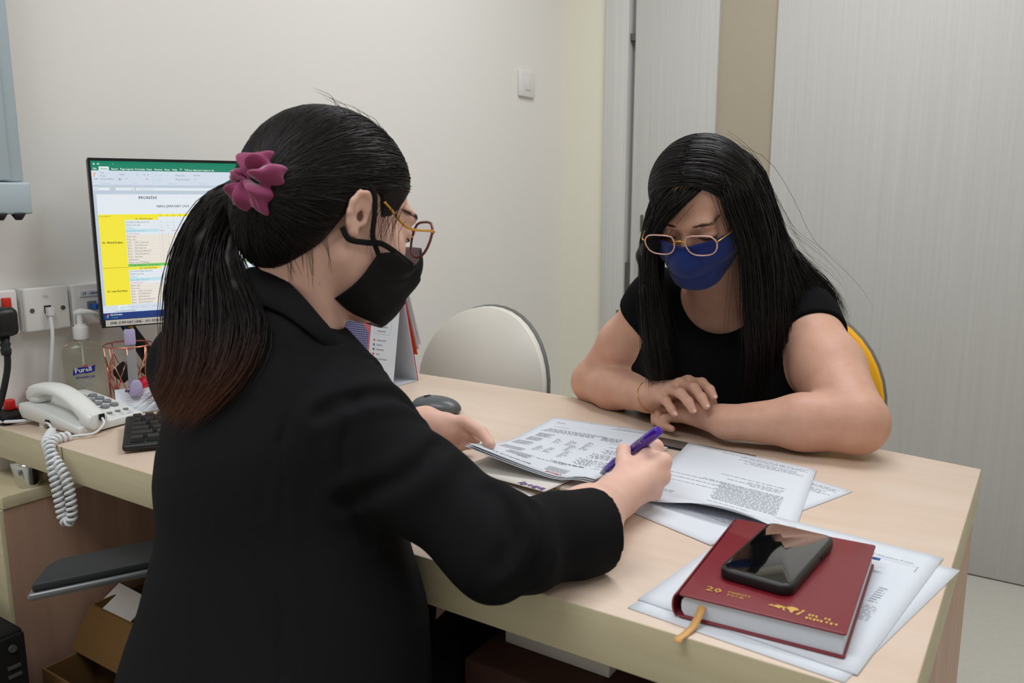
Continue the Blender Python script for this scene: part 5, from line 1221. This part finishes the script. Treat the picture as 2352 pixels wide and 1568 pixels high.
# collar: folded band round the neck
cu_ = [(-0.8212, 0.6519, 1.0428), (-0.7954, 0.6299, 1.0596), (-0.7559, 0.6098, 1.0716), (-0.7170, 0.5992, 1.0727), (-0.6863, 0.5991, 1.0625), (-0.6578, 0.5995, 1.0443), (-0.6413, 0.6061, 1.0239), (-0.6333, 0.6164, 1.0069), (-0.6306, 0.6271, 0.9914)]
cl2 = [(-0.8317, 0.6390, 1.0140), (-0.7944, 0.6122, 1.0301), (-0.7540, 0.5975, 1.0360), (-0.7073, 0.5857, 1.0357), (-0.6755, 0.5846, 1.0288), (-0.6498, 0.5847, 1.0180), (-0.6365, 0.5908, 1.0055), (-0.6313, 0.6035, 0.9912), (-0.6275, 0.6182, 0.9798)]
Ca, Cb = resample(cu_, 30), resample(cl2, 30); hc = HJ.w((0, -.03, -.12))
R_ = []
for a, b_ in zip(Ca, Cb):
    a, b_ = V(a), V(b_); o_ = (a + b_)/2 - V(hc); o_.z = 0; o_.normalize(); dn = (b_ - a)
    inn = a - o_*.004 + dn*.75
    R_.append([a - o_*.003, a + V((0, 0, .003)), a + o_*.004, a + dn*.35 + o_*.0075, a + dn*.75 + o_*.008, b_ + o_*.005, b_ + o_*.001, a + dn*.7 + o_*.001, inn, a + dn*.3 - o_*.006])
MB().rings(R_).build('collar', 'jacket_black', jk, smooth=True, sub=1)
def neck_j(p): 
    d = cap(p, HJ.w((0, -.030, -.03)), A_(*(-0.7266, 0.6492, 0.9928)), .047, .052)
    return smin(d, cap(p, HJ.w((.035, -.03, -.07)), A_(*(-0.6775, 0.6343, 0.9994)), .016, .012), .03)
JH = dict(index=[(-.424, .989, .821), (-.450, 1.017, .814), (-.473, 1.012, .793), (-.490, 1.002, .778)],
 middle=[(-.401, .963, .813), (-.430, 1.0, .800), (-.455, .998, .781), (-.473, .990, .772)],
 ring=[(-.399, .955, .795), (-.420, .990, .783), (-.445, .988, .770), (-.460, .980, .767)],
 little=[(-.404, .943, .777), (-.415, .975, .769), (-.435, .978, .765), (-.448, .973, .764)],
 thumb=[(-.434, .913, .803), (-.446, .940, .812), (-.458, .965, .817), (-.469, .986, .810)])
JLH = dict(index=[(-0.7590, 0.9896, 0.7960), (-0.7383, 0.9980, 0.7860), (-0.7346, 1.0067, 0.7760), (-0.7393, 1.0015, 0.7680)],
 middle=[(-0.7634, 0.9840, 0.7910), (-0.7510, 0.9968, 0.7800), (-0.7455, 1.0007, 0.7700), (-0.7511, 0.9943, 0.7650)],
 ring=[(-0.7698, 0.9789, 0.7870), (-0.7617, 0.9916, 0.7760), (-0.7607, 0.9980, 0.7660), (-0.7625, 0.9890, 0.7630)],
 little=[(-0.7819, 0.9809, 0.7810), (-0.7738, 0.9881, 0.7720), (-0.7722, 0.9926, 0.7640), (-0.7708, 0.9819, 0.7620)],
 thumb=[(-0.7731, 0.9814, 0.8070), (-0.7458, 0.9947, 0.8060), (-0.7074, 0.9876, 0.7970), (-0.6789, 0.9700, 0.7870)])
def skin_j(p):
    d = smin(torso_j(p) + .03, neck_j(p), .02)
    d = smin(d, near(p, HJ.c, .21, lambda x: smin(head_sdf(HJ.loc(x), .072), ear_sdf(HJ.loc(x)), .004)), .014)
    fa = smin(cap(p, ER, F1, .036, .035), cap(p, F1, WR, .034, .0265), .02)
    up_ = smin(cap(p, JR, ER, .045, .038), cap(p, JL, EL, .045, .038), .002)
    d = smin(d, smin(fa, up_, .01), .02)
    fl_ = smin(cap(p, EL, WL, .037, .025), up_, .01); d = smin(d, fl_, .01)
    c = (np.asarray(JH['ring'][1]) + WR)/2; d = smin(d, near(p, c, .15, lambda x: hand(x, JH, WR, .0092, .0072, .026)), .010)
    c2 = (np.asarray(JLH['ring'][1]) + WL)/2; d = smin(d, near(p, c2, .16, lambda x: hand(x, JLH, WL, .0092, .0072, .0245)), .010)
    return d
body_j = smesh('body', surf(skin_j, (-1.06, .33, .46), (-.34, 1.10, 1.30), .0026), 'skin_pale', wj)
nails(dict(thumb=JLH['thumb']), 'nail', body_j, (.3, .1, 1), ('thumb',))
nails(dict(thumb=JH['thumb']), 'nail', body_j, (-.3, .5, 1), ('thumb',))
eyes_brows(HJ, wj)
mk, P4 = face_mask(HJ, 'mask_black', 'mask_inner', wj, th=70, thb=86, zt=(-.002, .036), zb=(-.118, .014), off=.0065, pleat=.0022, seed=4, gap=.007, dip=.022)
loops(HJ, P4, mk, 'mask_black', cross=True, r=.0032, flat=.35)
glasses(HJ, wj, 'rim_dark', [(-.0255, .004), (-.021, .018), (-.004, .021), (.016, .019), (.026, .006), (.0235, -.012), (.012, -.0235), (-.008, -.0245), (-.021, -.015)], y0=.108, z0=.006, r=.0016, tshort=True)
def legs_j(p):
    d = ell(p, HPJ + A_(0, 0, .0), (.19, .16, .09))
    for s in (-1, 1):
        k = A_(-.70 + s*.085, .86, .54); d = smin(d, cap(p, A_(-.665 + s*.09, .52, .55), k, .085, .062), .04)
        d = smin(d, cap(p, k, A_(-.70 + s*.09, .84, .10), .058, .045), .03); d = smin(d, cap(p, A_(-.70 + s*.09, .83, .05), A_(-.70 + s*.10, .95, .035), .045, .035), .02)
    return d
smesh('trousers', surf(legs_j, (-.92, .28, -.02), (-.38, 1.08, .66), .008), 'trouser_dark', wj)
# hair: pulled back to a ponytail
mh = MATS['hair_brown']; nt, N, L, b_ = nodes(mh)
tc = N.new('ShaderNodeTexCoord'); sx = N.new('ShaderNodeSeparateXYZ'); mr = N.new('ShaderNodeMapRange'); rp = N.new('ShaderNodeValToRGB')
mr.inputs['From Min'].default_value = .90; mr.inputs['From Max'].default_value = 1.06
rp.color_ramp.elements[0].color = lin((96, 54, 34)); rp.color_ramp.elements[1].color = lin((24, 18, 17)); rp.color_ramp.elements[0].position = .05; rp.color_ramp.elements[1].position = .75
L.new(tc.outputs['Object'], sx.inputs[0]); L.new(sx.outputs['Z'], mr.inputs['Value']); L.new(mr.outputs[0], rp.inputs[0]); L.new(rp.outputs[0], b_.inputs['Base Color'])
TIE = A_(.034, -.090, -.010)
def hairbase_j(p):
    q = HJ.loc(p)
    d = smin(ell(q, (0, -.015, .036), (.0785, .0985, .082)), ell(q, (0, -.055, -.02), (.070, .062, .078)), .05)
    d = smin(d, ell(q, (.026, -.074, -.012), (.036, .026, .036)), .05)
    zl = np.interp(q[:, 1], [-.10, -.055, -.03, -.018, .002, .018, .03, .045, .062, .085, .1], [-.12, -.092, -.050, -.008, .030, .026, -.004, .004, .040, .072, .09]).astype(F32)
    d = smax(d, (zl - q[:, 2])*.75, .006)
    th_ = np.arctan2(q[:, 2] - TIE[2], q[:, 0]); d = d + .0003*np.sin(th_*46 + q[:, 1]*40) + .0002*np.sin(th_*97)
    return d*HJ.s[1]
hj = smesh('hair', surf(hairbase_j, (-.95, .48, .98), (-.48, .92, 1.34), .003), 'hair_brown', wj)
rs_ = np.random.RandomState(5); pa = []
HZY, HZZ = [-.10, -.055, -.03, -.018, .002, .018, .03, .045, .062, .085, .1], [-.12, -.090, -.048, -.006, .034, .030, .0, .008, .044, .074, .09]
def base_local(q):
    d = smin(ell(q, (0, -.015, .036), (.0785, .0985, .082)), ell(q, (0, -.055, -.02), (.070, .062, .078)), .05)
    return smin(d, ell(q, (.026, -.074, -.012), (.036, .026, .036)), .05)
n_ = 5200; C0 = np.array([0, -.03, .012]); t = np.linspace(0, 1, 16)[None, :, None]
d0 = rs_.randn(n_, 3); d0 /= np.linalg.norm(d0, axis=1, keepdims=True)
p0 = on_base(d0, base_local, C0, np.zeros(n_)); ok = (p0[:, 2] > np.interp(p0[:, 1], HZY, HZZ)) & (d0[:, 1] > -.86)
d0 = d0[ok]; n_ = len(d0)
d1 = (np.asarray(TIE, float) - C0)[None] + rs_.randn(n_, 3)*.006; d1 /= np.linalg.norm(d1, axis=1, keepdims=True)
om = np.arccos(np.clip((d0*d1).sum(1), -.995, .995))[:, None, None]
D_ = (np.sin((1-t)*om)*d0[:, None] + np.sin(t*om)*d1[:, None])/np.sin(om)
lift = (rs_.uniform(-.0005, .0016, n_)[:, None]*np.ones(16))
pp = on_base(D_, base_local, C0, lift.ravel())
zz = pp[:, :, 2] > np.interp(pp[:, :, 1], HZY, HZZ) - .004
pp = pp[zz.all(1)]
pa = list(HJ.w(pp.reshape(-1, 3)).reshape(len(pp), 16, 3))
strand_obj('hair_strands', pa, 'hair_brown', hj, rs_.uniform(.0005, .0011, len(pa)), .0005)
strand_obj('hair_sheen', pa[::14], 'hair_sheen', hj, .0005, .0003)
TW_ = HJ.w(TIE)
GP = [[TW_, (-0.7786, 0.6139, 1.1628), (-0.8318, 0.6118, 1.1463), (-0.8503, 0.5894, 1.0974), (-0.8453, 0.5683, 1.0388), (-0.8272, 0.5522, 0.9920), (-0.8134, 0.5356, 0.9563), (-0.8181, 0.5164, 0.9372), (-0.8289, 0.5021, 0.9322)],
      [TW_, (-0.7720, 0.6114, 1.1589), (-0.8139, 0.6098, 1.1384), (-0.8260, 0.5863, 1.0933), (-0.8212, 0.5663, 1.0405), (-0.7999, 0.5490, 0.9950), (-0.7873, 0.5343, 0.9548), (-0.7940, 0.5181, 0.9279), (-0.8070, 0.5076, 0.9185)],
      [TW_, (-0.7678, 0.6107, 1.1541), (-0.8003, 0.6105, 1.1277), (-0.8007, 0.5890, 1.0842), (-0.7829, 0.5667, 1.0381), (-0.7562, 0.5450, 0.9950), (-0.7454, 0.5235, 0.9572), (-0.7469, 0.5066, 0.9276), (-0.7530, 0.4993, 0.9119)],
      [TW_, (-0.7670, 0.6127, 1.1493), (-0.7960, 0.6173, 1.1177), (-0.7862, 0.5975, 1.0794), (-0.7455, 0.5736, 1.0400), (-0.7204, 0.5542, 1.0019), (-0.7164, 0.5319, 0.9639), (-0.7272, 0.5112, 0.9341), (-0.7387, 0.4999, 0.9163)],
      [TW_, (-0.7686, 0.6166, 1.1445), (-0.7989, 0.6264, 1.1124), (-0.7839, 0.6110, 1.0786), (-0.7285, 0.5858, 1.0447), (-0.6943, 0.5696, 1.0161), (-0.6868, 0.5493, 0.9828), (-0.7009, 0.5272, 0.9506), (-0.7234, 0.5082, 0.9307)]]
GP = [[np.asarray(x) for x in g] for g in GP]
pt_ = fan(GP[:3], 1100, 18, .0045, 31, .10, 1.5) + fan(GP[2:], 1100, 18, .0045, 32, .14, 1.5)
strand_obj('ponytail', pt_, 'hair_brown', hj, np.random.uniform(.0007, .0016, len(pt_)), .00025)
pt_ = fan(GP, 150, 18, .007, 33, .1, 1.5); strand_obj('ponytail_sheen', pt_, 'hair_sheen', hj, .0006, .0003)
def tailcore(p):
    d = None
    for a, b_ in ((0, 1), (1, 2), (3, 4)):
        g = (resample(GP[a], 10) + resample(GP[b_], 10))/2
        e = chain(p, g[:8], [.010, .010, .009, .009, .009, .008, .005, .002], .01); d = e if d is None else smin(d, e, .012)
    return d
smesh('ponytail_core', surf(tailcore, (-1.05, .40, .86), (-.62, .75, 1.26), .004), 'hair_brown', hj)
# wisps on the neck, at the forehead and around the ear
wp = []
for k in range(90):
    a = rs_.uniform(0, 1); st = HJ.w((rs_.uniform(-.02, .06), -.062 + .035*a, -.075 + .045*a)); en = st + HJ.d((rs_.uniform(-.005, .01), rs_.uniform(.01, .03), rs_.uniform(-.05, -.02)))
    o_ = HJ.w((0, -.03, -.06)); md = (st + en)/2 + (st - o_)/np.linalg.norm(st - o_)*.004; wp.append(resample([st, md, en], 14))
for k in range(16):
    dv = np.array([rs_.uniform(-.5, .8), rs_.uniform(-.2, .8), 1.0]); st = HJ.w(on_base(dv[None], base_local, C0, np.zeros(1))[0]); wp.append(resample([st, st + HJ.d((rs_.randn()*.004, -.012, .007)), st + HJ.d((rs_.randn()*.008, -.036, .003 + rs_.uniform(0, .006)))], 14))
for k in range(30):
    st = HJ.w((.076, .035 + rs_.randn()*.01, .02 + rs_.randn()*.012)); wp.append(resample([st, st + HJ.d((.003, -.004, -.02)), st + HJ.d((.0, rs_.uniform(-.004, .014), -.045))], 14))
strand_obj('stray_hairs', wp, 'hair_brown', hj, .0004, .00015)
# scrunchie
TA = HJ.d((.16, -1, -.02)); TA /= np.linalg.norm(TA); sa = np.cross(TA, [0, 0, 1]); sa /= np.linalg.norm(sa); sb_ = np.cross(sa, TA); CT = TW_ + TA*.018
R_ = []
NU, NV = 120, 22
for i in range(NU):
    a = 2*math.pi*i/NU; rad = sa*math.cos(a) + sb_*math.sin(a); rg = []
    lob = 1 + .16*math.sin(7*a + .6) + .12*math.sin(12*a + 2)
    for j in range(NV):
        b_ = 2*math.pi*j/NV
        r_ = .0138*lob*(1 + .16*math.sin(3*b_ + 5*a) + .12*math.sin(2*b_ - 9*a + 1) + .06*math.sin(4*b_ + 13*a) + .05*math.sin(16*a + 4*b_))
        rg.append(V(CT + rad*(.0195 + .003*math.sin(5*a) + r_*math.cos(b_)) + TA*(r_*1.3*math.sin(b_) + .004*math.sin(7*a))))
    R_.append(rg)
sc_ = MB().rings(R_, closed=True).build('scrunchie', 'velvet', wj, smooth=True, sub=1); sc_['label'] = 'plum velvet scrunchie holding the ponytail'

# ---------------------------------------------------------------- her office chair
m = mat('arm_pad', (44, 46, 48), .6); mat('arm_frame', (120, 122, 124), .35, .5)
oc = thing('office_chair', 'dark office chair under the woman in the jacket, its left armrest in view', 'chair', (-.66, .46, 0))
def slab(cx, cy, rz, w, h, z0, z1, r): return MB().prism(rrect(w, h, r, 6), z0, z1, Matrix.Translation((cx, cy, 0)) @ Matrix.Rotation(rz, 4, 'Z'))
slab(-.665, .47, 0, .44, .40, .40, .455, .08).build('seat', 'trouser_dark', oc, bevel=.015, seg=3)
ar = math.atan2(.11, .06)
for nm, cx, cy, rz in (('armrest', -1.088, .627, math.radians(63)), ('armrest', -.26, .40, math.radians(100))):
    if cx < -.8: pl4 = [(-1.0942, 0.4951, 0.6450), (-1.0087, 0.6682, 0.6450), (-1.0776, 0.7166, 0.6450), (-1.1475, 0.5625, 0.6450), (-1.1364, 0.5361, 0.6450)]
    else: pl4 = [V((cx, cy, 0)) + Matrix.Rotation(rz, 3, 'Z') @ V((x, y, 0)) for x, y in ((-.12, -.04), (.12, -.04), (.12, .04), (-.12, .04))]
    pl4 = [V((q[0], q[1], 0)) for q in pl4]; ce = sum(pl4, V((0, 0, 0)))/len(pl4)
    f_ = MB().prism([tuple((ce + (q-ce)*1.045)[:2]) for q in pl4], .622, .633).build('armrest', 'arm_frame', oc, bevel=.005, seg=3)
    MB().prism([tuple((ce + (q-ce)*.965)[:2]) for q in pl4], .633, .645).build('pad', 'arm_pad', f_, bevel=.003)
    MB().tube([(cx*.82 - .66*.18, cy + .05, .610), (cx*.7 - .66*.3, cy + .05, .52), (cx*.6 - .66*.4, cy, .42)], .016, 8).build('arm_post', 'arm_frame', oc, smooth=True)
MB().cyl((-.66, .46, .40), (-.66, .46, .09), .028, 16).build('gas_column', 'black_plastic', oc)
for k in range(5):
    a = 2*math.pi*k/5 + .3; e = (-.66 + .23*math.cos(a), .46 + .22*math.sin(a))
    MB().tube([(-.66, .46, .10), (e[0], e[1], .075)], [.026, .016], 8).build('base_arm', 'black_plastic', oc)
    MB().cyl((e[0]-.012, e[1], .03), (e[0]+.012, e[1], .03), .03, 16).build('castor', 'black_plastic', oc)

# flat print is one joined part per colour
for o in bpy.data.objects:
    b = o.name.split('.')[0]
    if b in ('small_print', 'ruled_line', 'heading', 'red_heading', 'screen_content', 'print', 'chart_patch', 'key_print', 'emblem', 'emblem_print', 'lettering', 'support_label', 'ruled_box') and b != 'support_label': o['kind'] = 'stuff'
